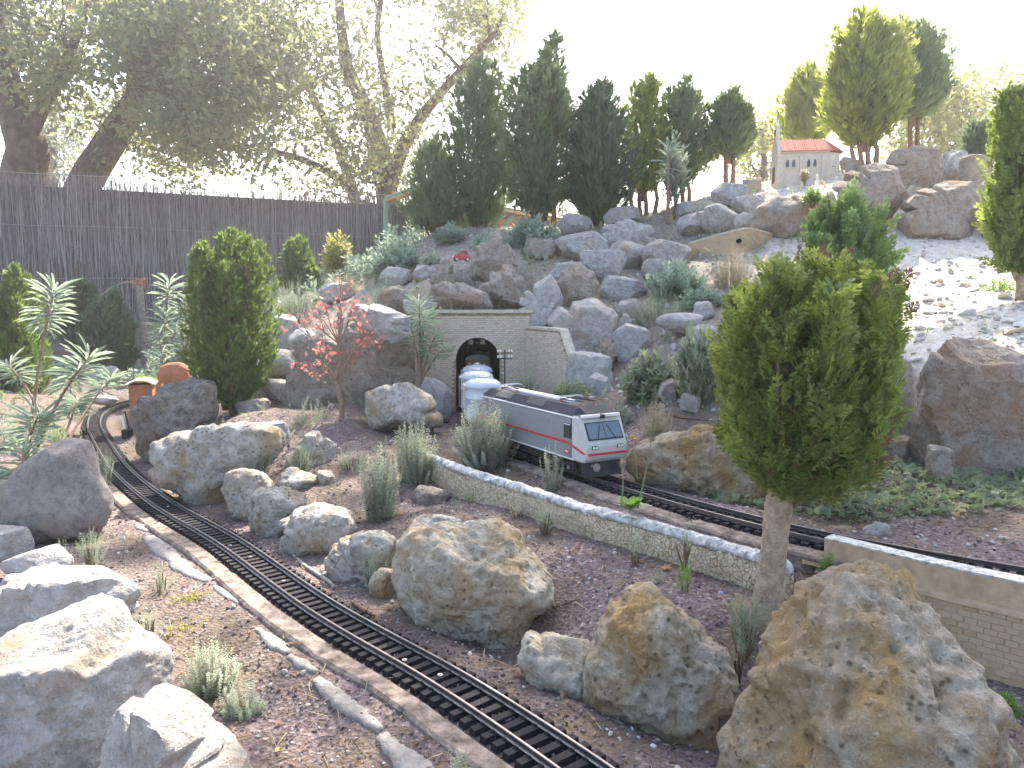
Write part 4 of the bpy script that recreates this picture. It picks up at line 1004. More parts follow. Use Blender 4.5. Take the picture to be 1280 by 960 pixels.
z0, z1, z2 = .038, .140, .163
loco_part([(-HL+.012,z0),(HL-.062,z0),(HL-.062,z1),(-HL+.045,z1),(-HL,z0+.045)], HW, HW, 'body', M['loco_silver'], .003)
loco_part([(HL-.0615,z0),(HL-.012,z0),(HL-.001,z0+.012),(HL,z0+.042),(HL-.004,z0+.050),(HL-.028,z1-.006),(HL-.034,z1+.004),(HL-.0615,z1+.004)], HW + .0002, HW, 'cab', M['loco_cab'], .003)
# roof: dark, chamfered, with pale centre strip and equipment
g = G(); a_, b2 = -HL + .035, HL - .036
sec = [(-HW + .001, z1 - .001), (-HW + .003, z1 + .004), (-.036, z2), (.036, z2), (HW - .003, z1 + .004), (HW - .001, z1 - .001)]
V = []; 
for x, f in ((a_, 0), (a_ + .02, 1), (b2 - .03, 1), (b2, 0)):
    for y, z in sec: V.append([x, y * (1 if f else .97), z if f or z < z1 + .005 else z1 + .008])
T = []
for i in range(3):
    for j in range(5): q = i * 6 + j; T += [[q, q + 1, q + 7], [q, q + 7, q + 6]]
for j in range(1, 5): T += [[0, j, j + 1], [18, 18 + j + 1, 18 + j]]
T += [[0, 5, 6], [5, 11, 6], [6, 11, 12], [11, 17, 12], [12, 17, 18], [17, 23, 18]]
g.add(V, T); roof = g.build('roof', M['loco_roof'], loco)
for s in (-1, 1):
    g = G(); g.box((-.005, s * (HW + .0002), z1 + .0005), (LL - .085, .0026, .0032)); g.build('gutter_trim', M['loco_trim'], loco)
    g = G(); g.box((-.02, s * (HW + .0004), z0 + .002), (LL - .06, .0016, .0030)); g.build('lower_trim', M['loco_trim'], loco)
    # stripe: level along the side, dropping towards the nose
    g = G(); y = s * (HW + .0007); x_a, x_b, x_c = -HL + .02, HL - .075, HL - .030
    def strip(xa, za, xb, zb_, ya=y, yb=y, t=.0026, dy=s * .0014):
        g.hexa([[xa,ya,za-t],[xb,yb,zb_-t],[xb,yb+dy,zb_-t],[xa,ya+dy,za-t],[xa,ya,za+t],[xb,yb,zb_+t],[xb,yb+dy,zb_+t],[xa,ya+dy,za+t]])
    strip(x_a, .078, x_b, .078); strip(x_b, .078, x_c, .0665); strip(x_c, .0665, HL - .009, .060, y, s * (HW * .955))
    g.build('red_stripe', M['red_paint'], loco)
    g = G(); g.box((HL - .078, s * (HW + .0003), .106), (.030, .0020, .036)); wo = g.build('side_window_frame', M['under'], loco)
    g = G(); g.box((HL - .078, s * (HW + .0011), .103), (.024, .0024, .026)); g.build('pane', M['dark_glass'], wo)
    g = G(); g.box((HL - .078, s * (HW + .0016), .1215), (.026, .0022, .002)); g.build('window_bar', M['loco_trim'], wo)
    g = G(); g.box((HL - .079, s * (HW + .0008), .0560), (.020, .0016, .0105)); eb = g.build('emblem_panel', M['red_paint'], loco)
    g = G(); yy = s * (HW + .0018)   # white cross with double arrow
    for bx, bz, bw, bh_ in ((0, 0, .009, .0016), (0, 0, .0016, .0062)): g.box((HL - .079 + bx, yy, .0560 + bz), (bw, .0006, bh_))
    for e in (-1, 1): g.prism([(HL-.079+e*.0075,.0560),(HL-.079+e*.0042,.0584),(HL-.079+e*.0042,.0536)], yy - .0003, yy + .0003, 1)
    g.build('emblem', M['white_paint'], eb)
    for k in range(3):
        g = G(); g.box((-.20 + k * .15, s * (HW + .0002), .118), (.055, .0012, .016)); vo_ = g.build('side_grille', M['loco_roof' if False else 'loco_silver'], loco)
        g = G()
        for j in range(5): g.box((-.20 + k * .15, s * (HW + .001), .1125 + j * .0028), (.051, .0010, .0012))
        g.build('louvre', M['loco_silver'], vo_)
g = G(); g.box((HL + .0006, 0, .0590), (.0022, HW * 1.82, .0052)); g.build('red_stripe', M['red_paint'], loco)
# windscreen lies on the slanted face
sx0, sz0, sx1, sz1 = HL - .0045, z0 + .053, HL - .0265, z1 - .010
dx, dz = sx1 - sx0, sz1 - sz0; ln = math.hypot(dx, dz); nx_, nz_ = dz / ln, -dx / ln
def slant(t0, t1, y0_, y1_, off0, off1, name, mat, parent):
    g = G(); v = []
    for t in (t0, t1):
        for yy, of in ((y0_, off1), (y1_, off1), (y1_, off0), (y0_, off0)): v.append([sx0 + dx * t + nx_ * of, yy, sz0 + dz * t + nz_ * of])
    g.hexa(v); return g.build(name, mat, parent)
fr_ = slant(.0, 1.0, -.050, .050, -.003, .0012, 'windscreen_frame', M['under'], loco)
slant(.07, .93, -.0465, -.001, .0, .0022, 'pane', M['glass'], fr_); slant(.07, .93, .001, .0465, .0, .0022, 'pane', M['glass'], fr_)
for s in (-1, 1):
    g = G(); p0 = np.array([sx0 + nx_ * .004, s * .026, sz0 + nz_ * .004]); p1 = np.array([sx0 + dx * .8 + nx_ * .0035, s * .010, sz0 + dz * .8 + nz_ * .0035]); g.tube([p0, p1], .0009, 5)
    g.build('wiper', M['black'], loco)
    g = G(); g.box((HL + .0002, s * .036, .0745), (.004, .016, .008)); hl = g.build('headlight', M['under'], loco)
    for e in (-.004, .004): g = G(); g.tube([(HL + .001, s * .036 + e, .0745), (HL + .0032, s * .036 + e, .0745)], .0032, 12); g.build('lamp_glass', M['white_paint'], hl)
    g = G(); g.tube([(HL - .01, s * .037, .030), (HL + .008, s * .037, .030)], .003, 10); g.tube([(HL + .008, s * .037, .030), (HL + .0105, s * .037, .030)], .0095, 14); g.build('buffer', M['steel'], loco)
g = G(); g.tube([(HL - .028, 0, z1 + .0035), (HL - .018, 0, z1 + .0035)], .0055, 12); g.build('top_headlight', M['under'], loco)
g = G(); g.box((HL - .03, 0, z1 + .0045), (.012, HW * 1.75, .006)); g.build('cab_visor', M['loco_trim'], loco)
# roof equipment
g = G(); g.box((-.04, 0, z2 + .0028), (LL - .20, .030, .005)); g.build('roof_walkway', M['loco_trim'], loco)
for k in range(2):
    g = G()
    for j in range(7): g.box((-.13 + k * .17, -.044, z1 + .0155 + 0 * j), (.004, .001, .001))
    for s in (-1, 1):
        for j in range(6):
            t = .18 + .12 * j; y = s * (.036 + (HW - .003 - .036) * t); z = z2 + (z1 + .004 - z2) * t + .0012; g.box((-.13 + k * .17, y, z), (.085, .0016, .0012))
    g.build('roof_louvre', M['loco_silver'], loco)
for sx, closed in ((HL - .125, 1), (-HL + .14, 1)):
    g = G(); zz = z2 + .006
    for y in (-.022, .022): g.tube([(sx - .05, y, zz), (sx + .05, y * .8, zz + .004)], .0014, 5)
    g.tube([(sx - .05, -.022, zz), (sx - .05, .022, zz)], .0016, 5)
    for y in (-.012, .012): g.tube([(sx + .05, y * 1.4, zz + .004), (sx - .04, y, zz + .0065)], .0012, 5)
    pn = g.build('pantograph', M['black'], loco)
    g = G()
    for q in (0, .010): g.tube([(sx - .04 + q, -.036, zz + .004), (sx - .04 + q, -.028, zz + .0085), (sx - .04 + q, .028, zz + .0085), (sx - .04 + q, .036, zz + .004)], .0013, 5)
    g.build('contact_strip', M['steel'], pn)
    g = G()
    for a_, b2 in ((-.045, -.02), (-.045, .02), (.04, -.02), (.04, .02)): g.lathe([(0,0),(.003,0),(.0018,.002),(.003,.003),(.0018,.005),(.0015,.006),(0,.006)], (sx + a_, b2, z2), 8)
    g.build('insulator', M['terracotta'], pn)
loco_part([(-HL+.03,.012),(HL-.03,.012),(HL-.022,z0-.0005),(-HL+.02,z0-.0005)], .044, .044, 'underframe', M['under'], .002)
for s in (-1, 1): g = G(); g.hexa([[s*(HL-.032),-.052,.003],[s*(HL-.012),-.050,.003],[s*(HL-.012),.050,.003],[s*(HL-.032),.052,.003],[s*(HL-.032),-.054,z0-.001],[s*(HL-.02),-.052,z0-.001],[s*(HL-.02),.052,z0-.001],[s*(HL-.032),.054,z0-.001]]); g.build('snow_plough', M['under'], loco)
for bx in (-.17, .17):
    g = G()
    for s in (-1, 1):
        g.box((bx, s * .050, .022), (.125, .006, .012)); g.box((bx, s * .0535, .030), (.03, .004, .010))
        for e in (-.04, .04): g.box((bx + e, s * .0545, .016), (.016, .005, .014)); g.tube([(bx + e + .018, s * .0545, .014), (bx + e + .018, s * .0545, .032)], .0035, 8)
    bg_ = g.build('bogie', M['under'], loco)
    for e in (-.04, .04): wheelset(bg_, bx + e, .0165, .0165)
    for s in (-1, 1):
        for e in (-.04, .04): g = G(); g.tube([(bx + e, s * .057, .016), (bx + e, s * .0595, .016)], .0045, 10); g.build('axle_cover', M['steel'], bg_)
# silo wagons
def make_silo():
    root = empty('silo_wagon', (0, 0, TRZ)); root['category'] = 'wagon'; root['group'] = 'silo wagons coming out of the tunnel'
    g = G(); g.box((0, 0, .030), (.225, .080, .012)); g.box((0, .044, .034), (.225, .004, .016)); g.box((0, -.044, .034), (.225, .004, .016)); g.build('chassis', M['under'], root)
    g = G(); g.lathe([(0,.036),(.052,.036),(.0575,.042),(.0575,.048),(.0565,.0485),(.0565,.105),(.0580,.106),(.0580,.111),(.0565,.112),(.0565,.140),(.0590,.142),(.0595,.147),(.0555,.156),(.042,.165),(.020,.170),(.012,.171),(0,.171)], (0, 0, 0), 40)
    tk = g.build('tank', M['silo'], root, True)
    g = G(); g.lathe([(0,.170),(.014,.170),(.014,.175),(.011,.178),(0,.179)], (.0, 0, 0), 18); g.build('hatch', M['steel'], tk)
    g = G()
    for a_ in (-.02, .02): g.tube([(a_, -.050, .150), (a_, -.062, .150), (a_, -.062, .045)], .0012, 5)
    for j in range(9): g.tube([(-.02, -.062, .055 + j * .011), (.02, -.062, .055 + j * .011)], .0010, 5)
    g.build('ladder', M['steel'], tk)
    g = G()
    for a_ in (.05, -.05):
        pts = [(a_ * math.cos(t) * .75 + 0, .040 * math.sin(t), .176) for t in np.linspace(0, PI, 7)]
    g.tube([(.03, -.028, .166), (.03, -.028, .178), (-.03, -.028, .178), (-.03, -.028, .166)], .0010, 5); g.tube([(.03, .028, .166), (.03, .028, .178), (-.03, .028, .178), (-.03, .028, .166)], .0010, 5)
    g.build('handrail', M['steel'], tk)
    for x in (-.07, .07): wheelset(root, x, .0145, .0145)
    for s in (-1, 1): g = G(); g.box((s * .120, 0, .020), (.022, .010, .005)); g.build('coupler', M['under'], root)
    return root
sb_ = loc_s(back.x, back.y); proto = make_silo()
for k, lb in enumerate(['pale grey silo wagon coupled right behind the locomotive', 'pale grey silo wagon in the middle of the three, before the arch', 'pale grey silo wagon standing under the tunnel arch']):
    o = proto if k == 0 else copy_tree(proto); s = sb_ - .16 - k * .262
    x, y = at_track(s); x2, y2 = at_track(s + .02); o.location = (x, y, TRZ); o.rotation_euler = (0, 0, math.atan2(y2 - y, x2 - x)); o['label'] = lb
x, y = -.15, 3.42
bw_ = empty('box_wagon', (x, y, TRZ), math.radians(-90), 'yellow wagon end barely visible in the dark tunnel', 'wagon')
g = G(); g.box((0, 0, .1), (.26, .10, .125)); g.build('body', M['yellow_paint'], bw_)
g = G(); V = []
g.prism([(-.054,.1625),(.054,.1625),(.050,.172),(.03,.182),(0,.186),(-.03,.182),(-.050,.172)], -.135, .135, 0); g.build('roof', M['silo'], bw_)
for xx in (-.08, .08): wheelset(bw_, xx, .0145, .0145)

# ------------------------------------------------------------------ telegraph pole, toy car, chapel, parapet
p = W(631, 484, 2.78); tz = .10
tp = empty('telegraph_pole', (p.x, p.y, tz), 0, 'small brown telegraph pole with white insulators right of the tunnel arch', 'telegraph pole')
g = G(); g.tube([(0, 0, -.02), (0, 0, .248)], [.0032, .0024], 8); g.build('pole', M['wood_tele'], tp)
g = G(); g.tube([(0, -.002, .10), (.032, -.004, -.01)], .0024, 6); g.build('brace', M['wood_tele'], tp)
for z in (.236, .216):
    g = G(); g.box((0, -.004, z), (.056, .004, .0045)); ca = g.build('cross_arm', M['wood_tele'], tp)
    for x in (-.025, -.015, .015, .025):
        g = G(); g.lathe([(0,.002),(.0034,.002),(.0026,.006),(.0034,.007),(.0022,.011),(0,.012)], (x, -.004, z), 8); g.build('insulator', M['white_paint'], ca, True)

p = W(577, 327, 3.55); cz = max(Hz(p.x, p.y), p.z - .003)
car = empty('toy_car', (p.x, p.y, p.z), math.radians(12), 'small crimson toy car on the slope left of the tall pointed rock', 'toy car')
# ledge of earth under the car comes from the terrain; small stones chock it
def side_prism(prof, w_, name, mat, parent, bev=.003, yc=0):
    bm = bmesh.new(); A_ = [bm.verts.new((x, yc - w_, z)) for x, z in prof]; B_ = [bm.verts.new((x, yc + w_, z)) for x, z in prof]
    bm.faces.new(A_); bm.faces.new(B_[::-1]); n_ = len(prof)
    for j in range(n_): bm.faces.new([A_[j], B_[j], B_[(j + 1) % n_], A_[(j + 1) % n_]])
    bmesh.ops.recalc_face_normals(bm, faces=bm.faces[:])
    if bev: bmesh.ops.bevel(bm, geom=bm.edges[:], offset=bev, segments=2, affect='EDGES', clamp_overlap=True)
    me = bpy.data.meshes.new(name); bm.to_mesh(me); bm.free(); return link(name, me, mat, parent)
side_prism([(-.038,.008),(.040,.008),(.041,.020),(.034,.032),(.026,.046),(.012,.052),(-.006,.050),(-.014,.036),(-.030,.030),(-.040,.018)], .0185, 'body', M['red_car'], car, .004)
for s in (-1, 1):
    side_prism([(-.010,.035),(.004,.035),(.004,.047),(-.004,.046)], .0006, 'side_window', M['dark_glass'], car, 0, s * .019)
    side_prism([(.007,.035),(.026,.033),(.021,.044),(.011,.048),(.007,.048)], .0006, 'side_window', M['dark_glass'], car, 0, s * .019)
    for x in (-.024, .026):
        g = G(); g.tube([(x, s * .016, .010), (x, s * .0215, .010)], .0095, 16); wo = g.build('wheel', M['black'], car)
        g = G(); g.tube([(x, s * .0214, .010), (x, s * .0222, .010)], .0062, 14); g.build('hubcap', M['tyre'], wo)
    g = G(); g.tube([(-.040, s * .011, .022), (-.043, s * .011, .022)], .0036, 10); g.build('headlight', M['white_paint'], car)
    side_prism([(-.036,.016),(-.030,.024),(-.018,.024),(-.012,.014),(-.014,.012),(-.034,.012)], .003, 'mudguard', M['red_car'], car, .0012, s * .0195)
g = G(); g.box((-.0105, 0, .0425), (.0012, .030, .011), M=Euler((0, .5, 0)).to_matrix()); g.build('windscreen', M['glass'], car)
g = G(); g.box((-.0425, 0, .0105), (.003, .036, .003)); g.build('bumper', M['steel'], car)

Yc = 4.6; p = W(1010, 225, Yc); zc = p.z
ch = empty('chapel', (p.x, Yc, zc), math.radians(-8), 'small cream chapel with pinkish red tiled roof on top of the hill', 'chapel')
hh = .145
g = G(); g.box((-.045, 0, hh / 2 - .03), (.26, .17, hh + .06)); g.build('nave_wall', M['chapel'], ch)
g = G(); ap = [(.085 + .085 * math.cos(a_), .085 * math.sin(a_)) for a_ in np.radians([-90, -54, -18, 18, 54, 90])] ; g.prism([(.083, -.084)] + [(.09 + .085 * math.cos(a_), .084 * math.sin(a_)) for a_ in np.radians([-80, -40, 0, 40, 80])] + [(.083, .084)], -.06, hh - .003, 2); g.build('apse_wall', M['chapel'], ch)
fac = [(-.095,-.06),(.095,-.06),(.095,hh+.020),(.03,hh+.085),(.026,hh+.165),(0,hh+.190),(-.026,hh+.165),(-.03,hh+.085),(-.095,hh+.012)]
g = G(); n_ = len(fac); V = [(-.196, y, z) for y, z in fac] + [(-.176, y, z) for y, z in fac]; T = [[i, (i + 1) % n_, (i + 1) % n_ + n_] for i in range(n_)] + [[i, (i + 1) % n_ + n_, i + n_] for i in range(n_)]
for b0 in (0, n_):
    for tri in ((0,1,2),(0,2,8),(2,3,7),(2,7,8),(3,4,6),(3,6,7),(4,5,6)): T.append([b0 + q for q in tri])
g.add(V, T); fo = g.build('gable_front', M['chapel'], ch)
g = G(); g.box((-.197, 0, hh + .130), (.006, .018, .038)); g.build('bell_opening', M['dark_glass'], fo)
g = G(); g.box((-.197, 0, .030), (.006, .055, .09)); g.build('door', M['wood_tele'], ch)
for x in (-.120, -.002):
    for e in (-.017, .017):
        g = G(); g.prism([(x + e - .009, .062), (x + e + .009, .062), (x + e + .009, .088), (x + e + .005, .101), (x + e, .106), (x + e - .005, .101), (x + e - .009, .088)], -.0875, -.080, 1); wo = g.build('window', M['dark_glass'], ch)
        g = G(); g.box((x + e, -.088, .060), (.024, .006, .004)); g.build('sill', M['chapel'], wo)
for x in (-.170, -.062, .060):
    g = G(); g.box((x, -.089, .035), (.016, .012, .19)); g.build('buttress', M['chapel'], ch)
g = G(); g.box((-.045, 0, hh + .001), (.272, .190, .008)); g.build('cornice', M['chapel'], ch)
# roof with rows of round tiles
g = G()
for s in (-1, 1):
    g.hexa([[-.175,0,hh+.082],[.088,0,hh+.082],[.088,s*.098,hh+.003],[-.175,s*.098,hh+.003],[-.175,0,hh+.088],[.088,0,hh+.088],[.088,s*.098,hh+.009],[-.175,s*.098,hh+.009]])
rf = g.build('roof', M['chapel_tile'], ch)
g = G()
for s in (-1, 1):
    for i in range(22):
        x = -.170 + i * .012; g.tube([(x, 0, hh + .087), (x, s * .100, hh + .0075)], .0034, 5)
tl = g.build('roof_tiles', M['chapel_tile'], rf); tl['kind'] = 'stuff'
ra = [(.088,-.098)] + [(.092 + .098 * math.cos(a_), .098 * math.sin(a_)) for a_ in np.radians([-78, -40, 0, 40, 78])] + [(.088,.098)]
V = [(x, y, hh + .003) for x, y in ra] + [(.088, 0, hh + .084)]; n_ = len(ra); T = [[i, i + 1, n_] for i in range(n_ - 1)] + [[0, j + 1, j] for j in range(1, n_ - 1)] + [[n_ - 1, 0, n_]]
g = G(); g.add(V, T); af = g.build('apse_roof', M['chapel_tile'], ch)
g = G()
for i in range(15):
    a_ = math.radians(-84 + 12 * i); g.tube([(.09, 0, hh + .0845), (.090 + .099 * math.cos(a_), .099 * math.sin(a_), hh + .006)], [.0012, .004], 5)
tl = g.build('roof_tiles', M['chapel_tile'], af); tl['kind'] = 'stuff'

# arched brick parapet on the hill
Yp = 3.75; cps = [(862,303,3.95),(900,292,3.78),(935,283,3.70),(975,295,3.85),(985,300,3.95)]
pp = [W(*c) for c in cps]; base = pp[2]
par = empty('arched_parapet', (base.x, base.y, base.z - .15), 0, 'low tan brick parapet with curved top and a small round hole', 'wall')
xs = np.array([q.x for q in pp]); ys = np.array([q.y for q in pp]); zt = np.array([q.z for q in pp])
def sm(x):
    return np.interp(x, xs, ys), np.interp(x, xs, zt) 
nsg = 30; X_ = np.linspace(xs[0], xs[-1], nsg); Yv, Zv = sm(X_)
for _ in range(6): Yv[1:-1] = .5 * Yv[1:-1] + .25 * (Yv[:-2] + Yv[2:]); Zv[1:-1] = .5 * Zv[1:-1] + .25 * (Zv[:-2] + Zv[2:])
off = Vector((base.x, base.y, base.z - .15))
g = G(); gc_ = G(); gb = G()
for i in range(nsg - 1):
    xa, xb, ya, yb, za, zb_ = X_[i], X_[i+1], Yv[i], Yv[i+1], Zv[i], Zv[i+1]; b0 = base.z - .25
    g.hexa([[xa,ya,b0],[xb,yb,b0],[xb,yb+.03,b0],[xa,ya+.03,b0],[xa,ya,za-.008],[xb,yb,zb_-.008],[xb,yb+.03,zb_-.008],[xa,ya+.03,za-.008]])
    gc_.hexa([[xa,ya-.006,za-.0078],[xb-.0008,yb-.006,zb_-.0078],[xb-.0008,yb+.036,zb_-.0078],[xa,ya+.036,za-.0078],[xa,ya-.006,za+.002],[xb-.0008,yb-.006,zb_+.002],[xb-.0008,yb+.036,zb_+.002],[xa,ya+.036,za+.002]])
z = base.z - .20; row = 0
while z < Zv.max() - .012:
    x = xs[0] - (row % 2) * .009
    while x < xs[-1] - .004:
        a_, b2 = max(x, xs[0]) + .0008, min(x + .018, xs[-1]) - .0008; za, zb_ = np.interp([a_, b2], X_, Zv); ya, yb = np.interp([a_, b2], X_, Yv)
        if z + .009 < min(za, zb_) - .009 and b2 - a_ > .004:
            dp = R.uniform(.001, .004); gb.hexa([[a_,ya-dp,z+.0008],[b2,yb-dp,z+.0008],[b2,yb+.002,z+.0008],[a_,ya+.002,z+.0008],[a_,ya-dp,z+.0084],[b2,yb-dp,z+.0084],[b2,yb+.002,z+.0084],[a_,ya+.002,z+.0084]])
        x += .018
    z += .0092; row += 1
pb(g, 'wall_core', M['ochre_wall'], par, off); pb(gc_, 'coping', M['coping'], par, off); o = pb(gb, 'brickwork', M['tan_brick'], par, off); o['kind'] = 'stuff'
hp = W(924, 301, 3.7); g = G(); g.tube([(hp.x, 3.69, hp.z), (hp.x, 3.72, hp.z)], .010, 14); pb(g, 'drain_hole', M['void'], par, off)  # black plug stands for the shade inside the hole

# ------------------------------------------------------------------ left side: terracotta box, slab, post, switch lever
px_, py_ = onz(187, 552, .03); p = W(190, 540, 3.0); gz = Hz(p.x, 3.0)
tb = empty('terracotta_hut', (p.x, 3.02, gz - .01), math.radians(20), 'terracotta box with pale curved roof between the track and the dark rough boulder', 'track hut')
tb.scale = (.88, .88, .62); tb.location.x -= .04; tb.location.z -= .005
g = G(); g.box((0, 0, .07), (.095, .14, .15)); g.build('body', M['terracotta'], tb)
g = G(); arc = [(-.060, .142)] + [(.064 * math.sin(a_), .105 + .064 * math.cos(a_)) for a_ in np.radians([-52, -35, -17, 0, 17, 35, 52])] + [(.060, .142)]
top = [(x, z + .006) for x, z in arc[1:-1]]; n_ = len(arc)
V = [(x, -.08, z) for x, z in arc] + [(x, .08, z) for x, z in arc] + [(x, -.08, z + .009) for x, z in arc] + [(x, .08, z + .009) for x, z in arc]
T = []
for i in range(n_ - 1):
    a0, b0, c0, d0 = i, i + n_, i + 2 * n_, i + 3 * n_
    T += [[a0, a0 + 1, b0 + 1], [a0, b0 + 1, b0], [c0, d0, d0 + 1], [c0, d0 + 1, c0 + 1], [a0, c0, c0 + 1], [a0, c0 + 1, a0 + 1], [b0, b0 + 1, d0 + 1], [b0, d0 + 1, d0]]
T += [[0, n_, 3 * n_], [0, 3 * n_, 2 * n_], [n_ - 1, 3 * n_ - 1, 4 * n_ - 1], [n_ - 1, 4 * n_ - 1, 2 * n_ - 1]]
g.add(V, T); g.build('roof', M['wood_pale'], tb)
p = W(222, 520, 3.25); d, t = ico(4); v = d / np.max(np.abs(d) ** 1.0, axis=1)[:, None] ** .8 * np.array([.095, .03, .17]); v[:, 0] *= 1 - .35 * np.clip(v[:, 2] / .17, 0, 1)
v += .006 * np.stack([fbm(v * 22, k, 3) for k in (1, 2, 3)], 1)
o = link('terracotta_slab', mesh_from('terracotta_slab', v, t, True), M['terracotta'], None, (p.x, 3.25, W(222, 503, 3.25).z)); tag(o, 'upright orange brown slab left of the round dense bush', 'stone slab')
p = W(181, 452, 4.9); hpost = W(181, 356, 4.9).z - p.z
wpst = empty('wooden_post', (p.x, 4.9, p.z - .05), 0, 'grey wooden post with a dry reddish flower cluster on top', 'post')
g = G(); g.tube([(0, 0, 0), (.002, 0, (hpost + .05) * .5), (-.010, 0, hpost + .05)], [.026, .024, .021], 10); g.build('post', M['wood_post'], wpst)
v, t = scatter(LEAF, np.c_[rs.normal(size=(60, 3)) * np.array([.03, .02, .014]) + [.0, 0, hpost + .06]], randrot(60), rs.uniform(.015, .03, 60)); link('dry_flower', mesh_from('dry_flower', v, t), M['red_leaf'], wpst)
g = G(); g.tube([(0, 0, hpost + .05), (-.08, -.01, hpost + .07), (-.17, -.02, hpost + .04), (-.26, -.03, hpost - .03)], [.004, .004, .003, .002], 6); g.build('dry_stem', M['dry'], wpst)
p = W(158, 548, 2.9); gz = Hz(p.x, 2.9)
sw_ = empty('point_lever', (p.x + .012, 2.9, gz), math.radians(-20), 'small black lever box with a white flag beside the far track curve', 'point lever')
g = G(); g.box((0, 0, .018), (.03, .045, .036)); g.build('box', M['black'], sw_)
g = G(); g.tube([(0, 0, .035), (-.016, 0, .105)], .0032, 8); g.build('rod', M['black'], sw_)
g = G(); g.box((-.022, -.004, .062), (.010, .003, .050), M=Euler((0, -.25, 0)).to_matrix()); g.build('flag', M['white_paint'], sw_)

# ------------------------------------------------------------------ brushwood fence
FA = [(-6.6, 5.75), (-4.42, 6.5), (-2.8, 7.25), (-1.18, 8.0), (-.2, 8.45), (1.6, 9.3)]
fence = empty('brushwood_fence', (-2.8, 7.25, .4), 0, 'tall dark heather brushwood screen fence along the back left', 'fence'); fo_ = np.array([-2.8, 7.25, .4])
FP = smooth_path(FA, .02); ftop = 1.63; n_ = len(FP)
g = sweep(G(), FP[::6], [(-.006, -.7), (-.006, ftop - .12), (.006, ftop - .12), (.006, -.7)], 0); g.v = [v - fo_ for v in g.v]; g.build('brushwood_core', M['brushback'], fence)
ns = 13000; i = rs.randint(0, n_, ns); lvl = rs.randint(0, 3, ns); ln_ = rs.uniform(.45, .8, ns)
z0_ = np.where(lvl == 2, ftop - ln_ - np.abs(rs.normal(size=ns)) * .05 + .03 * np.sin(i * .05), np.where(lvl == 1, rs.uniform(.5, .95, ns), rs.uniform(-.2, .5, ns)))
d = np.gradient(FP, axis=0); d /= np.linalg.norm(d, axis=1)[:, None]; nr = np.stack([d[:, 1], -d[:, 0]], 1)
pos = np.c_[FP[i] + nr[i] * rs.uniform(-.03, .03, ns)[:, None] + d[i] * rs.uniform(-.01, .01, ns)[:, None], z0_]
dirs = np.c_[d[i] * rs.normal(size=ns)[:, None] * .055 + nr[i] * rs.normal(size=ns)[:, None] * .02, np.ones(ns)]
tw = []
for k in range(2):
    V = []; 
    for y, r_ in ((0, .5), (.55, .42), (1, .12)):
        for j in range(3): a_ = 2 * PI * j / 3; V.append([r_ * math.cos(a_) + .3 * math.sin(y * 3) * (k - .5), y, r_ * math.sin(a_)])
    T = []
    for m_ in range(2):
        for j in range(3): a0 = m_ * 3 + j; a1 = m_ * 3 + (j + 1) % 3; T += [[a0, a1, a1 + 3], [a0, a1 + 3, a0 + 3]]
    tw.append((np.array(V), np.array(T)))
th_ = rs.uniform(.0045, .011, ns); v, t = scatter(tw, pos - fo_, frames(dirs), np.stack([th_, ln_, th_], 1))
o = link('brushwood', mesh_from('brushwood', v, t), M['brush'], fence); o['kind'] = 'stuff'
for z in (ftop - .015, ftop - .45, ftop - .9):
    g = G(); Q = offset(FP, .036)[::12]; g.tube(np.c_[Q - fo_[:2], np.full(len(Q), z - fo_[2]) + .006 * np.sin(np.arange(len(Q)))], .0022, 5); g.build('wire', M['wire'], fence)

# ------------------------------------------------------------------ shelter with green frame behind the cypresses
sh = empty('garden_shelter', (-.2, 7.3, .95), 0, 'low shelter with pale green frame and orange boards behind the cypresses', 'shelter'); so = np.array([-.2, 7.3, .95])
def sp(g, name, mat): g.v = [v - so for v in g.v]; return g.build(name, mat, sh)
def bar(a_, b2, th, name, mat): g = G(); g.tube([a_, b2], th, 4); return sp(g, name, mat)
Ys = 7.0; q = lambda x, y, Y=7.0: W(x, y, Y)
bar(q(482,345), q(482,249), .024, 'post', M['green_paint']); bar(q(482,249), q(515,237), .028, 'beam', M['green_paint']); bar(q(512,237), q(745,282), .026, 'beam', M['green_paint'])
bar(q(506,303), q(527,280), .022, 'brace', M['green_paint']); bar(q(618,300), q(642,268), .024, 'brace', M['green_paint'])
bar(q(742,330), q(742,283), .024, 'post', M['green_paint'])
for k in range(9):
    a_, b2 = q(484 + k * .5, 250 + k * .1, 7.02 + k * .16), q(515, 240, 7.02 + k * .16); a2, b3 = q(515, 240, 7.0 + k * .16), q(742, 284, 7.0 + k * .16)
    g = G(); g.hexa([[*(a_ - Vector((0, .07, .02)))], [*(b2 - Vector((0, .07, .02)))], [*(b2 + Vector((0, .07, -.02)))], [*(a_ + Vector((0, .07, -.02)))], [*(a_ - Vector((0, .07, 0)))], [*(b2 - Vector((0, .07, 0)))], [*(b2 + Vector((0, .07, 0)))], [*(a_ + Vector((0, .07, 0)))]]); sp(g, 'roof_board', M['orange_wood'])
    g = G(); g.hexa([[*(a2 - Vector((0, .07, .02)))], [*(b3 - Vector((0, .07, .02)))], [*(b3 + Vector((0, .07, -.02)))], [*(a2 + Vector((0, .07, -.02)))], [*(a2 - Vector((0, .07, 0)))], [*(b3 - Vector((0, .07, 0)))], [*(b3 + Vector((0, .07, 0)))], [*(a2 + Vector((0, .07, 0)))]]); sp(g, 'roof_board', M['orange_wood'])
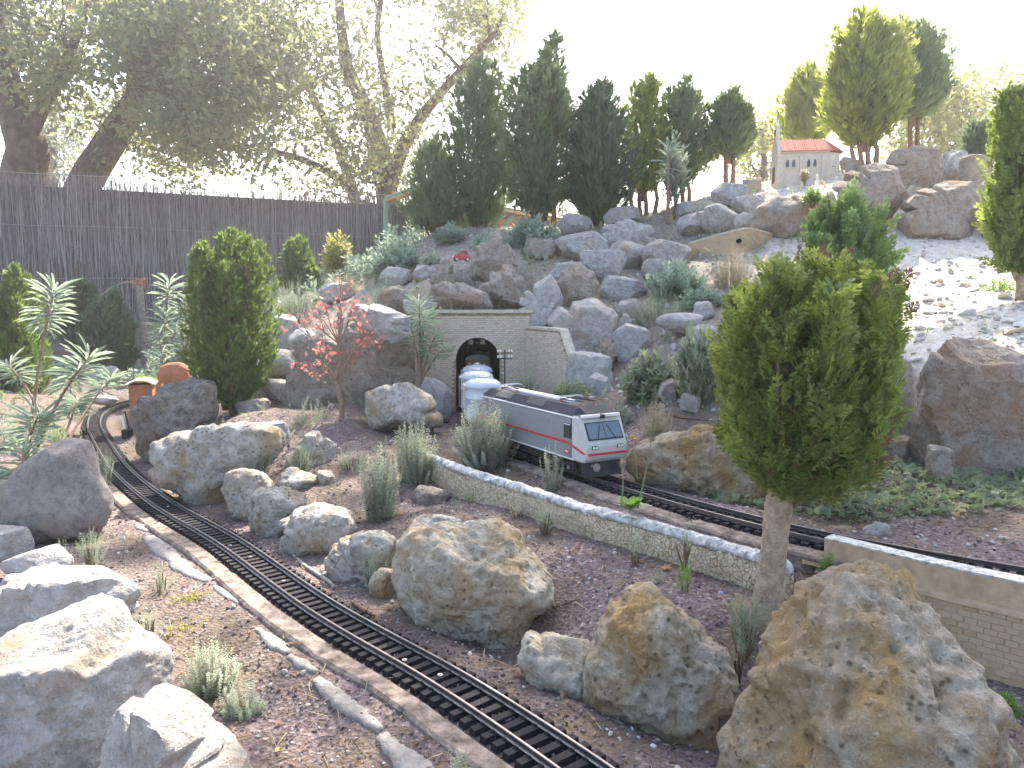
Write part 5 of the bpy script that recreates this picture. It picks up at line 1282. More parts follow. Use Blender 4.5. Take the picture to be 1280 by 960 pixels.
for x in (640, 690, 735):
    a_ = q(x, 268 + (x - 640) * .18, 7.05); g = G(); g.hexa([[a_.x-.16,7.06,a_.z-.16],[a_.x+.16,7.06,a_.z-.10],[a_.x+.16,7.08,a_.z-.10],[a_.x-.16,7.08,a_.z-.16],[a_.x-.16,7.06,a_.z-.06],[a_.x+.16,7.06,a_.z],[a_.x+.16,7.08,a_.z],[a_.x-.16,7.08,a_.z-.06]]); sp(g, 'side_board', M['orange_wood'])

# ------------------------------------------------------------------ trees and shrubs
def conifer(name, label, bbox, Y, ybase, nplume, n, mat, tmpl, size, seed, group=None, trunks=1, cat='tree', wood='bark_thuja', flare=.55, xb=None, core=True, trunkr=.018, depth=1.0, round_=False, lean=0.0):
    q = np.random.RandomState(seed); x0, y0, x1, y1 = bbox
    A_, B_ = W(x0, y1, Y), W(x1, y0, Y); bx = W(xb if xb else (x0 + x1) / 2, ybase, Y); w_ = B_.x - A_.x; h_ = B_.z - A_.z; cx = (A_.x + B_.x) / 2
    gz = min(bx.z, Hz(bx.x, Y) + .02) if abs(bx.z - Hz(bx.x, Y)) < .5 else bx.z
    org = np.array([bx.x, Y, bx.z]); root = empty(name, org, 0, label, cat, group)
    if name == 'dense_bush': w_ *= .88
    pos = []; dr = []; sc = []; axes = []
    for k in range(nplume):
        a_ = 2.4 * k + q.uniform(-.4, .4); rr = math.sqrt((k + .3) / nplume) * .5
        ox, oy = math.cos(a_) * rr, math.sin(a_) * rr
        topf = 1.0 - rr * q.uniform(.08, .5) if not round_ else 1.0 - rr ** 2 * 1.1
        topf = 1.0 if k == 0 else min(topf, .98)
        if round_: topf = 1.0 - rr ** 2 * 1.0 * q.uniform(.2, 1.5)
        wk = 1.45 if name == 'cypress_tree' else .86 if name == 'dense_bush' else 1.0; pr = w_ * wk * (.72 / math.sqrt(nplume)) * q.uniform(.8, 1.2)
        bot = np.array([cx + ox * w_ * flare * .8, Y + oy * w_ * flare * .8 * depth, A_.z + (rr * .25 * h_ * q.uniform(.2, 1))])
        tp_ = np.array([cx + ox * (w_ - pr) * .95 + lean * w_, Y + oy * (w_ - pr) * .95 * depth, A_.z + topf * h_ - size * .5])
        axes.append((bot, tp_, pr))
    wt = np.array([a_[2] * np.linalg.norm(a_[1] - a_[0]) for a_ in axes]); wt /= wt.sum(); pick = q.choice(nplume, n, p=wt)
    t = q.beta(1.1, 1.05, n); an = q.uniform(0, 2 * PI, n); bot = np.array([axes[k][0] for k in pick]); tp_ = np.array([axes[k][1] for k in pick]); pr = np.array([axes[k][2] for k in pick])
    prof = np.clip(t / .22, 0, 1) ** .55 * np.clip(1 - t ** 3.2, 0, 1) ** .7 * (1 - .25 * t)
    bulge = np.sin(PI * t) * .24   # plumes bow outwards
    rad = pr * prof * (.55 + .5 * q.rand(n) ** .5) * (1 + .25 * np.sin(an * 3 + pick * 1.7 + t * 9))
    ctr = np.array([cx, Y, 0]); outv = (bot + tp_) / 2 - ctr; outv[:, 2] = 0
    c = bot + (tp_ - bot) * t[:, None] + outv * bulge[:, None] * 1.2
    rv = np.stack([np.cos(an), np.sin(an) * depth, np.zeros(n)], 1); P = c + rv * rad[:, None]
    D = rv * q.uniform(.25, .75, n)[:, None] + np.array([0, 0, 1.0]) * q.uniform(.6, 1.1, n)[:, None] + q.normal(size=(n, 3)) * .18
    nrm = rv + q.normal(size=(n, 3)) * .5
    S = size * q.uniform(.6, 1.3, n) * (1 - .2 * t) * 1.1
    v, tt = scatter(tmpl, P - org, frames(D, N=nrm), S)
    link('crown', mesh_from('crown', v, tt), mat, root)
    g = G()
    for k in range(trunks):
        o_ = (k - (trunks - 1) / 2) * trunkr * 2.2; b_e = axes[(k * 2) % nplume]; mid = b_e[0] * .5 + b_e[1] * .5
        st = org + np.array([o_, 0, -.06]); e1 = np.array([st[0] * .5 + b_e[0][0] * .5 + o_, Y, A_.z + .02 * h_]); 
        g.tube(np.array([st, st * .5 + e1 * .5 + [0, 0, 0], e1, mid]) - org, [trunkr * 1.15, trunkr * .9, trunkr * .8, trunkr * .25], 9)
    g.build('trunk', M[wood], root, True)
    g = G()
    for bot_, tp2, pr_ in axes:
        s = np.array([org[0] * .6 + bot_[0] * .4, Y, min(A_.z, bot_[2])]); pts = [s, bot_ + (tp2 - bot_) * .15, bot_ + (tp2 - bot_) * .5, bot_ + (tp2 - bot_) * .9]
        g.tube(np.array(pts) - org, [trunkr * .45, trunkr * .35, trunkr * .22, trunkr * .08], 5)
    # twigs
    g.build('limbs', M[wood], root, True)['kind'] = 'stuff'
    return root
GR = 'cypresses along the top of the rock garden'
conifer('cypress_tree', 'short broad cypress at the left end of the row, beside the green shelter post', (512,168,572,298), 5.1, 300, 6, 1700, M['cypress'], TUFT, .075, 1, GR, wood='stem')
conifer('cypress_tree', 'tall dark cypress, second from the left end of the row', (560,68,638,292), 5.2, 297, 7, 2900, M['cypress'], TUFT, .08, 2, GR, wood='stem')
conifer('cypress_tree', 'broad cypress with two pointed spires behind the olive shrub', (624,62,728,276), 4.9, 288, 11, 3600, M['cypress'], TUFT, .075, 3, GR, wood='stem')
conifer('cypress_tree', 'thin pale spire of cypress standing up between the tallest cypresses', (678,38,706,200), 5.2, 285, 2, 700, M['cypress'], TUFT, .07, 33, GR, wood='stem')
conifer('cypress_tree', 'darkest cypress right of the twin spired one', (708,96,790,284), 4.8, 285, 8, 3000, M['cypress_dark'], TUFT, .075, 4, GR, wood='stem')
conifer('cypress_tree', 'open cypress with several bare reddish trunks', (778,88,832,252), 5.2, 270, 6, 1500, M['cypress_lit'], TUFT, .075, 5, GR, trunks=4, wood='stem_red', flare=.3)
conifer('cypress_tree', 'hazy sunlit cypress with bare grey trunks right of the open one', (818,92,890,240), 5.3, 278, 7, 1900, M['cypress'], TUFT, .075, 6, GR, trunks=3, wood='stem', flare=.3)
conifer('cypress_tree', 'round headed little cypress on bare stems left of the chapel', (884,108,940,205), 5.2, 236, 6, 1500, M['cypress'], TUFT, .075, 7, GR, trunks=2, wood='stem_red', flare=.35)
conifer('cypress_tree', 'pale cypress directly behind the chapel', (974,78,1042,190), 6.0, 205, 7, 1500, M['cypress_lit'], TUFT, .09, 8, GR, wood='stem')
conifer('cypress_tree', 'biggest sunlit cypress right above the chapel with branching trunk', (1026,8,1140,190), 4.9, 202, 15, 5600, M['cypress_lit'], TUFT, .075, 9, GR, trunks=4, wood='stem_red', flare=.3)
conifer('cypress_tree', 'cypress on two thin bare trunks right of the biggest one', (1100,24,1186,158), 5.2, 190, 9, 2900, M['cypress'], TUFT, .078, 10, GR, trunks=2, wood='stem', flare=.35)
conifer('thuja_bush', 'bright yellow green conifer cut by the right edge', (1228,95,1330,350), 2.5, 352, 9, 2600, M['thuja'], FROND4, .058, 11, cat='shrub')
conifer('standard_tree', 'clipped standard conifer with a bare pale trunk in the foreground', (882,318,1124,636), 1.08, 792, 30, 5100, M['thuja'], FROND, .038, 12, xb=962, trunkr=.004, flare=.42, round_=True)
conifer('thuja_bush', 'taller feathery conifer behind the clipped standard tree', (978,236,1122,560), 1.62, 640, 9, 2600, M['thuja_back'], FROND4, .048, 13, cat='shrub', lean=0)
conifer('dense_bush', 'round dense dark green bush above the dark rough boulder', (228,285,348,512), 2.75, 520, 11, 8200, M['bush'], TUFT, .032, 14, cat='shrub', wood='stem', flare=.6)
conifer('dense_bush', 'green bush with yellow tips in front of the fence, right of the round dense one', (350,296,396,372), 4.6, 380, 4, 1500, M['bush'], TUFT, .055, 15, cat='shrub', wood='stem')
conifer('dense_bush', 'dark green conifer bush at the left edge in front of the fence', (-18,330,58,520), 3.6, 540, 7, 5200, M['bush'], TUFT, .042, 16, cat='shrub', wood='stem')
conifer('dense_bush', 'dark bush left of the wooden post', (112,362,170,482), 4.8, 490, 5, 1900, M['cypress_dark'], TUFT, .07, 17, cat='shrub', wood='stem')
conifer('dense_bush', 'small dark bush at the fence between the spurge plants', (80,348,122,450), 5.2, 470, 4, 1200, M['cypress_dark'], TUFT, .07, 18, cat='shrub', wood='stem')
conifer('dense_bush', 'low dark shrub at the right end of the top rocks', (1205,150,1245,205), 5.0, 215, 4, 700, M['cypress_dark'], TUFT, .08, 19, cat='shrub', wood='stem')

# the pale trunk of the clipped standard tree
st = [o for o in bpy.data.objects if o.name.startswith('standard_tree')][0]
_cr = [o for o in st.children if o.name.startswith('crown')][0]; _v = np.empty(len(_cr.data.vertices) * 3, dtype=np.float32); _cr.data.vertices.foreach_get('co', _v); _v = _v.reshape(-1, 3)
_c = _v.mean(0); _q = np.random.RandomState(3); _s = _v[_q.randint(0, len(_v), 2600)]; _nn = vnoise(_s * 16, 5); _s = _s[_nn > .38][:120]; _D = (_s - _c) * [1, 1, .6] + [0, 0, .12]
_a, _b = scatter(FROND, _c + (_s - _c) * .97, frames(_D), _q.uniform(.018, .034, len(_s))); link('dead_sprays', mesh_from('dead_sprays', _a, _b), M['dead_spray'], st)['kind'] = 'stuff'
pts = [W(962,806,1.08), W(958,770,1.08), W(963,725,1.08), W(968,680,1.08), W(972,640,1.08), W(978,600,1.08), W(988,540,1.08)]
g = G(); oo = np.array(st.location); rad_ = [.027, .0235, .020, .0188, .0195, .018, .010]
Pn = np.array([np.array(p) - oo for p in pts]); s = np.linspace(0, 1, len(Pn)); q = np.linspace(0, 1, 60)
Pq = np.stack([np.interp(q, s, Pn[:, k]) for k in range(3)], 1); rq = np.interp(q, s, rad_)
for _ in range(5): Pq[1:-1] = .5 * Pq[1:-1] + .25 * (Pq[:-2] + Pq[2:])
g.tube(Pq, list(rq), 28); v, t = g.data(); cc = np.array([0, 0, 0]); 
nz = fbm(v * np.array([45, 45, 120]), 5, 4); ctr = np.stack([np.interp(v[:, 2], Pq[:, 2], Pq[:, k]) for k in (0, 1)], 1); dv = v[:, :2] - ctr; v[:, :2] = ctr + dv * (1 + .07 * nz[:, None])
fl = np.clip((-.0 + .05 - (v[:, 2] - Pq[0, 2])) / .05, 0, 1); an = np.arctan2(dv[:, 1], dv[:, 0]); v[:, :2] += dv * (fl * (.25 + .3 * np.cos(an * 4)))[:, None]
for c_ in list(st.children):
    if c_.name.startswith('trunk'): bpy.data.objects.remove(c_)
link('trunk', mesh_from('trunk', v, t, True), M['bark_thuja'], st)
g = G()
for k in range(11):
    a_ = k * 2.4; b0 = Pq[-14 + (k % 5)]; e_ = b0 + np.array([math.cos(a_) * .075, math.sin(a_) * .075, .10 + .02 * (k % 4)]); m2 = b0 * .6 + e_ * .4 + np.array([math.cos(a_) * .02, math.sin(a_) * .02, 0])
    g.tube([b0, m2, e_, e_ + np.array([math.cos(a_) * .01, math.sin(a_) * .01, .03])], [.006, .0045, .003, .0012], 6)
g.build('branches', M['stem_red'], st, True)['kind'] = 'stuff'

# ---- oaks
def oak(label, px_trunks, Y, clumps, mat, n_per, leaf, seed, name='oak_tree', wood='bark', crad=.26, group='oaks behind the fence', sub=True, extra=None):
    """px_trunks: list of limb paths [(px,py,Y,radius)...]; clumps: (px,py,dY) or ready 3-D points"""
    q = np.random.RandomState(seed); paths = []
    for tr in px_trunks: paths.append(([np.array(W(a_, b2, Yt)) for a_, b2, Yt, r_ in tr], [r_ for *_, r_ in tr]))
    org = paths[0][0][0].copy(); org[2] -= .0
    root = empty(name, org, 0, label, 'tree', group); g = G()
    nodes = []; 
    for P, r_ in paths:
        P = np.array(P); s = np.linspace(0, 1, len(P)); t = np.linspace(0, 1, 6 * len(P)); Q = np.stack([np.interp(t, s, P[:, k]) for k in range(3)], 1); rr = np.interp(t, s, r_)
        for _ in range(3): Q[1:-1] = .5 * Q[1:-1] + .25 * (Q[:-2] + Q[2:])
        Q += .25 * rr[:, None] * np.stack([fbm(Q * 2.2, k + seed, 2) for k in range(3)], 1) * np.linspace(0, 1, len(Q))[:, None]
        g.tube(Q - org, list(rr), 12)
        for a_, b2 in zip(Q[3:], rr[3:]): nodes.append((a_, b2))
    g.build('trunk', M[wood], root, True)
    g = G(); leafP = []
    C_ = np.array([np.array(W(c[0], c[1], Y + c[2])) if len(c) == 3 and not isinstance(c, np.ndarray) else c for c in clumps])
    Nn = np.array([a_ for a_, _ in nodes]); Nr = np.array([b2 for _, b2 in nodes])
    order = np.argsort([np.min(np.linalg.norm(Nn - c, axis=1)) for c in C_])
    for ci in order:
        c = C_[ci]; dd = np.linalg.norm(Nn - c, axis=1) + .6 * np.clip(Nn[:, 2] - c[2] + .1, 0, 2); k = int(np.argmin(dd)); a_ = Nn[k]; L_ = np.linalg.norm(c - a_)
        if L_ < .05: continue
        m_ = max(3, int(L_ / .15)); t = np.linspace(0, 1, m_); sag = np.array([q.normal() * .12, q.normal() * .12, .18]) * L_
        P = a_ + (c - a_) * t[:, None] + sag * (t * (1 - t))[:, None] + .05 * L_ * np.stack([fbm(np.c_[t * 5, t * 0 + ci, t * 0 + kk], 3, 2) for kk in range(3)], 1) * (t * (1 - t) * 4)[:, None]
        r0 = min(Nr[k] * .6, .012 + .03 * L_); rr = r0 * (1 - .75 * t) + .003
        g.tube(P - org, list(rr), 5, cap=False); Nn = np.concatenate([Nn, P[1:]]); Nr = np.concatenate([Nr, rr[1:]])
        for j in range(5):   # twigs
            e_ = c + q.normal(size=3) * crad * .7; b0 = P[-2]; g.tube(np.array([b0, (b0 + e_) / 2 + q.normal(size=3) * .02, e_]) - org, [.005, .004, .002], 3, cap=False)
    g.build('limbs', M[wood], root, True)['kind'] = 'stuff'
    # leaves in small sprays
    ns_ = 9; cent = np.repeat(C_, ns_, axis=0) + q.normal(size=(len(C_) * ns_, 3)) * crad * np.array([.8, .8, .55])
    m_ = max(1, n_per // ns_); LP = np.repeat(cent, m_, axis=0) + q.normal(size=(len(cent) * m_, 3)) * crad * .26
    D = q.normal(size=LP.shape); D[:, 2] -= .15; v, t = scatter(LEAF, LP - org, frames(D), 1.3 * leaf * q.uniform(.6, 1.3, len(LP)))
    link('crown', mesh_from('crown', v, t), mat, root); return root
def region(n, poly, dY, seed, reject=None):
    q = np.random.RandomState(seed); out = []; xs_ = [p[0] for p in poly]; ys_ = [p[1] for p in poly]
    while len(out) < n:
        x, y = q.uniform(min(xs_), max(xs_)), q.uniform(min(ys_), max(ys_)); c = False; j = len(poly) - 1
        for i in range(len(poly)):
            if (poly[i][1] > y) != (poly[j][1] > y) and x < (poly[j][0] - poly[i][0]) * (y - poly[i][1]) / (poly[j][1] - poly[i][1]) + poly[i][0]: c = not c
            j = i
        if c: out.append((x, y, q.uniform(-dY, dY)))
    return out
oak('thick trunked oak behind the fence at the far left', [[(28,330,7.6,.24),(28,225,7.6,.20),(36,190,7.6,.19),(16,130,7.6,.15),(2,70,7.6,.12),(-10,10,7.5,.10),(-5,-120,7.4,.07)], [(30,175,7.6,.10),(60,120,7.4,.06),(90,60,7.3,.04),(110,10,7.2,.03)]], 7.5,
    region(34, [(-40,-90),(130,-90),(125,40),(110,85),(60,110),(30,60),(-40,120)], .8, 1) + region(6, [(40,70),(100,75),(95,125),(45,130)], .5, 2), M['oak'], 210, .055, 21, crad=.27)
oak('leaning oak whose trunk slants to the right above the fence', [[(70,330,8.2,.19),(108,222,8.2,.17),(150,160,8.2,.15),(185,105,8.1,.13),(230,50,8.0,.09),(280,-20,7.9,.05)], [(175,120,8.1,.07),(240,110,7.8,.05),(300,90,7.7,.03)], [(160,145,8.1,.06),(170,60,8.3,.04),(180,0,8.3,.03)]], 8.0,
    region(80, [(130,70),(170,20),(240,-90),(360,-90),(370,120),(330,180),(250,215),(180,210),(165,170),(120,140)], 1.0, 3) + [(x_, y_, -1.2 + d_) for x_, y_, d_ in region(24, [(125,10),(340,10),(340,150),(215,185),(190,95),(135,110)], .3, 33)], M['oak'], 250, .055, 22, crad=.29)
oak('big many stemmed oak with airy crown in the middle', [[(484,345,8.8,.15),(486,250,8.8,.13),(478,195,8.8,.11),(462,145,8.7,.09),(436,90,8.6,.07),(425,30,8.5,.05),(420,-80,8.4,.04)], [(486,235,8.8,.10),(502,185,8.7,.08),(530,140,8.6,.06),(575,90,8.4,.045),(620,40,8.2,.03)],
    [(445,255,9.1,.07),(432,210,9.1,.06),(418,170,9.1,.05),(395,130,9.0,.04),(370,60,8.9,.03)], [(440,235,9.0,.06),(412,215,9.0,.05),(380,200,8.9,.04),(345,190,8.8,.03)], [(490,160,8.7,.05),(480,100,8.8,.04),(470,40,8.8,.03),(480,-30,8.6,.03)]], 8.7,
    region(86, [(330,-90),(650,-90),(655,10),(640,60),(600,95),(570,150),(530,185),(470,215),(400,240),(335,200),(320,100)], 1.1, 4) + region(12, [(370,150),(470,160),(510,240),(430,250),(370,225)], .8, 5) + region(12, [(560,-40),(655,-30),(640,40),(590,80)], .6, 6), M['oak'], 150, .050, 23, crad=.28)
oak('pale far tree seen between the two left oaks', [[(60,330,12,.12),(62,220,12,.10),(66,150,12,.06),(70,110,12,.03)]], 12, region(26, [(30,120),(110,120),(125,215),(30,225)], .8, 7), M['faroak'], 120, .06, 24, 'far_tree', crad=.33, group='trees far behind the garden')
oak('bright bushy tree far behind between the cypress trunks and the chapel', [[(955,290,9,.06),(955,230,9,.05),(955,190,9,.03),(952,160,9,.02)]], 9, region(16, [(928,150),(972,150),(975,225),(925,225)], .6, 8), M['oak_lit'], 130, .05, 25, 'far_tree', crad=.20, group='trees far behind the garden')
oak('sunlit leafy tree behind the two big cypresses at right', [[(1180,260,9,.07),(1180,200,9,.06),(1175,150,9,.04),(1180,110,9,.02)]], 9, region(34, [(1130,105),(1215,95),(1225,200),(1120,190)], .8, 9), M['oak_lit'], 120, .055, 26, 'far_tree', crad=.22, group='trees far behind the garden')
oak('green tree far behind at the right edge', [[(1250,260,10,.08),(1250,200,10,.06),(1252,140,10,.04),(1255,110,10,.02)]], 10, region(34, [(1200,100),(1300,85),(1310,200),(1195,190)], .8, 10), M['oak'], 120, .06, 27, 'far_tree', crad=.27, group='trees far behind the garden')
def in_shade(c):
    gx_ = c[0] - (c[2] - .15) / math.tan(SUN_EL) * math.sin(SUN_AZ); gy_ = c[1] - (c[2] - .15) / math.tan(SUN_EL) * math.cos(SUN_AZ)
    return gx_ < .72 and gy_ > .3 and gx_ > (.12 if gy_ < 2.0 else .12 - .9 * (gy_ - 2.0))
# unseen oak added behind the garden; crown clumps picked for the shade they cast
cl = [np.array([q_[0], q_[1], q_[2]]) for q_ in np.c_[rs.uniform(-.8, 2.6, 330), rs.uniform(3.9, 8.4, 330), rs.uniform(3.2, 5.0, 330)] 
      if q_[2] > .95 + .44 * q_[1] and in_shade(q_)]
so_ = oak('unseen oak added overhead, its crown shaped to shade the garden', [[(1500,230,7.6,.26),(1490,60,7.6,.22),(1440,-120,7.5,.18),(1300,-260,7.3,.14),(1080,-330,7.0,.10),(820,-360,6.6,.07),(600,-370,6.2,.05)], [(1300,-260,7.3,.09),(1150,-330,6.2,.07),(950,-420,5.4,.05)]], 7, cl, M['oak'], 200, .06, 28, crad=.34)

# ------------------------------------------------------------------ shrubs, herbs, spurges, maple, ground cover
def herb(label, bbox, Y, n, mat, L, seed, kind='sprig', name='grey_shrub', cat='plant', group='silvery herbs and scrub', spread=.55, lift=.25, ybase=None, snap=True):
    """a bushy plant: many leafy sprigs rising from one root, its spread and height real sizes at distance Y"""
    q = np.random.RandomState(seed); x0, y0, x1, y1 = bbox; A_, B_ = W(x0, y1, Y), W(x1, y0, Y); w_, h_ = B_.x - A_.x, B_.z - A_.z; cx = (A_.x + B_.x) / 2
    zg = A_.z; org = np.array([cx, Y, zg]); root = empty(name, org, 0, label, cat, group)
    a_ = q.uniform(0, 2 * PI, n); r = np.sqrt(q.rand(n)); base = np.c_[np.cos(a_) * r * w_ * .5 * lift, np.sin(a_) * r * w_ * .5 * lift, -.01 + q.rand(n) * h_ * .42 * (1 - r * .3)]
    tipr = r * q.uniform(.7, 1.05, n); tip = np.c_[np.cos(a_) * tipr * w_ * .5, np.sin(a_) * tipr * w_ * .5, h_ * (1 - .55 * tipr ** 1.8 * (1 if h_ < 1.6 * w_ else .5)) * q.uniform(.62, 1.0, n)]
    D = tip - base; ln = np.linalg.norm(D, axis=1); s_ = np.clip(ln, L * .4, None)
    v, t = scatter(SPRIGS[kind], base, frames(D), np.stack([np.full(n, L), s_, np.full(n, L)], 1) if kind != 'frond' else np.full(n, L))
    link('foliage', mesh_from('foliage', v, t), mat, root)
    g = G()
    for k in range(min(n, 9)): g.tube([(0, 0, -.02), base[k] + [0, 0, .0], base[k] + D[k] * .5], [.0022 + .01 * w_, .0016, .0008], 4, cap=False)
    g.build('stems', M['stem'], root)['kind'] = 'stuff'
    return root
SPRIGS = {'sprig': [t_sprig(k, 60, .42, .085, ys=.10) for k in range(4)], 'fine': [t_sprig(k + 9, 44, .42, .05, ys=.16) for k in range(4)], 'leafy': [t_sprig(k + 20, 20, .75, .13, ys=.35) for k in range(4)],
          'grass': [t_sprig(k + 30, 7, 2.0, .07, .5, ys=.25) for k in range(4)], 'frond': FROND}
# the label, box in the photo, distance, sprigs, material, leaf reach
HERBS = [
 ('grey green shrub in front of the locomotive tail', (556,488,655,600), 2.0, 260, 'silver', .021, 'sprig'),
 ('tall silvery shrub right of the smooth domed stone', (488,512,552,640), 1.98, 150, 'silver', .019, 'sprig'),
 ('tall narrow silvery shrub above the sloping rock', (444,548,508,668), 1.72, 120, 'silver', .018, 'sprig'),
 ('small grey sprigs lying over the sloping rock', (440,660,502,742), 1.36, 60, 'sage', .010, 'fine'),
 ('upright grey herb between the locomotive and the low white wall', (670,548,712,622), 1.74, 26, 'silver', .014, 'sprig'),
 ('grey green shrub at the right end of the tall rock with red leaves above it', (360,492,420,545), 2.45, 60, 'sage', .016, 'fine'),
 ('wide low silvery shrub left of the track among the grit', (222,788,302,882), 1.03, 120, 'silver', .012, 'sprig'),
 ('silvery herb nearest the bottom left, by the orange leaf', (268,838,338,915), .98, 90, 'silver', .011, 'sprig'),
 ('small grey sprigs beside the jagged blue grey rock', (160,748,205,796), 1.17, 34, 'sage', .009, 'fine'),
 ('sparse grey sprigs left of the mortar line', (180,690,222,740), 1.36, 22, 'sage', .010, 'fine'),
 ('green weed growing at the bend of the track', (106,555,146,606), 2.05, 40, 'sage', .012, 'fine'),
 ('leafy weed in front of the smooth dark boulder', (92,652,136,705), 1.48, 36, 'sage', .012, 'fine'),
 ('weed with pale leaves at the foot of the smooth dark boulder', (60,668,96,706), 1.5, 16, 'sage', .010, 'fine'),
 ('tall thin green grass in front of the low white wall', (842,676,868,776), 1.19, 16, 'green', .008, 'grass'),
 ('grey sprigs left of the tall thin grass', (808,700,838,742), 1.24, 18, 'sage', .009, 'fine'),
 ('small grey herb below the middle of the low white wall', (664,622,700,664), 1.50, 24, 'sage', .010, 'fine'),
 ('feathery herb on the low white wall near the standard tree', (838,644,874,700), 1.26, 16, 'sage', .010, 'fine'),
 ('thin herb at the foot of the low white wall, right of its middle', (782,664,806,706), 1.32, 12, 'sage', .009, 'fine'),
 ('low grey tuft before the low white wall at left', (612,600,640,632), 1.75, 14, 'dry', .009, 'fine'),
 ('brown dry tuft in front of the low white wall', (628,618,662,648), 1.63, 16, 'dry', .010, 'fine'),
 ('grey scrub between the pale peaked stone and the silvery shrubs', (410,548,470,596), 2.05, 60, 'sage', .012, 'fine'),
 ('grey scrub covering the small round stone', (352,548,398,590), 2.02, 50, 'sage', .012, 'fine'),
 ('grey scrub on the end of the long ledge rock', (300,545,346,600), 1.98, 46, 'sage', .012, 'fine'),
 ('low green scrub below the tall silvery shrub', (535,620,600,652), 1.72, 34, 'sage', .011, 'fine'),
 ('green tuft beside the small brown rock', (578,608,606,632), 1.8, 16, 'green', .012, 'grass'),
 ('mossy grey scrub behind the rounded ochre boulder', (905,730,960,812), 1.03, 70, 'sage', .009, 'fine'),
 ('small sprig by the root of the standard tree', (914,785,936,840), .99, 14, 'sage', .008, 'fine'),
 ('dry tuft at the root of the standard tree', (900,738,950,770), 1.12, 40, 'dry', .009, 'fine'),
 ('green weed at the gap between the two low walls', (1020,686,1048,722), 1.2, 16, 'green', .010, 'leafy'),
 ('low green shrub behind the locomotive roof', (682,470,744,502), 2.5, 90, 'mat_green', .016, 'leafy'),
 ('grey shrub at the foot of the wing wall', (634,452,684,492), 2.72, 60, 'sage', .016, 'fine'),
 ('grey olive shrub at the crest under the twin spired cypress', (628,262,708,326), 4.35, 130, 'olive', .055, 'leafy'),
 ('small blue grey shrub left of the shrub at the crest', (538,276,586,304), 4.6, 60, 'olive', .05, 'leafy'),
 ('grey shrub between the crest shrub and the pointed rock', (585,285,640,315), 4.4, 60, 'olive', .045, 'leafy'),
 ('grey olive shrub below the green shelter post', (460,292,532,362), 4.2, 120, 'olive', .055, 'leafy'),
 ('grey shrub right of the left olive shrub', (520,312,562,352), 3.95, 60, 'olive', .045, 'leafy'),
 ('yellow green sapling against the brushwood fence', (398,284,448,350), 4.9, 50, 'lime', .06, 'leafy'),
 ('pale straw coloured scrub below the fence', (392,338,470,384), 4.1, 110, 'dry', .03, 'fine'),
 ('dry grass clump below the arched parapet', (880,300,950,366), 3.3, 150, 'dry', .022, 'fine'),
 ('bluish shrub left of the dry grass clump', (798,322,892,376), 3.35, 150, 'olive', .035, 'leafy'),
 ('dark grey heathery shrub below the bluish shrub', (772,356,872,412), 3.1, 170, 'sage', .022, 'fine'),
 ('bluish shrub behind the clipped standard tree at left', (845,350,910,392), 3.1, 70, 'olive', .03, 'leafy'),
 ('broad green shrub with long narrow leaves above the long low rock', (768,430,868,520), 2.35, 170, 'mat_green', .040, 'leafy'),
 ('brown and green shrub left of the standard tree crown', (838,400,910,530), 2.2, 150, 'sage', .034, 'leafy'),
 ('yellowish grey scrub right of the locomotive', (790,490,850,560), 2.0, 100, 'dry', .018, 'fine'),
 ('grey scrub under the broad green shrub', (752,496,800,536), 2.2, 60, 'sage', .016, 'fine'),
 ('grey scrub at the upper left of the tall rock', (340,340,400,400), 3.6, 90, 'silver', .022, 'fine'),
 ('grey scrub under the small lichen stone', (450,340,520,392), 3.5, 90, 'sage', .022, 'fine'),
 ('green tuft under the terracotta slab', (155,466,206,492), 3.7, 60, 'green', .03, 'leafy'),
 ('soft green weeds beside the shadowed track', (30,520,105,600), 2.6, 130, 'mat_green', .016, 'leafy'),
 ('green herb row along the left edge', (-10,500,40,590), 2.4, 80, 'sage', .018, 'fine'),
 ('grey weeds left of the pale flat stone', (60,490,125,540), 3.4, 70, 'sage', .02, 'fine'),
 ('leafy shrub on the slope below the chapel', (1000,228,1030,256), 3.7, 30, 'green', .03, 'leafy'),
 ('tiny weed on the sunlit slope', (1228,342,1280,372), 2.75, 40, 'green', .016, 'leafy'),
 ('low dry weeds on the sunlit slope', (1140,376,1220,396), 2.7, 60, 'dry', .014, 'fine'),
 ('thin upright slender spurge left of the chapel', (826,160,862,270), 4.5, 26, 'euph', .07, 'leafy'),
 ('small plant before the chapel wall', (998,205,1014,228), 4.35, 12, 'dry', .03, 'leafy'),
 ('silvery weed in front of the largest white rock', (320,1000,350,1010), .8, 2, 'silver', .008, 'sprig'),
 ('silvery sprig at the bottom edge beside the rails', (556,925,590,1000), .8, 12, 'silver', .009, 'sprig'),
 ('green weed on the brown soil at bottom right', (1240,858,1285,900), .95, 26, 'green', .010, 'leafy'),
]
for k, (lb, bb, Y, n_, mt, L_, kd) in enumerate(HERBS):
    if 'tiny' in lb or k >= 0: herb(lb, bb, Y, n_, M[mt], L_, 300 + k, kd, lift=.45)

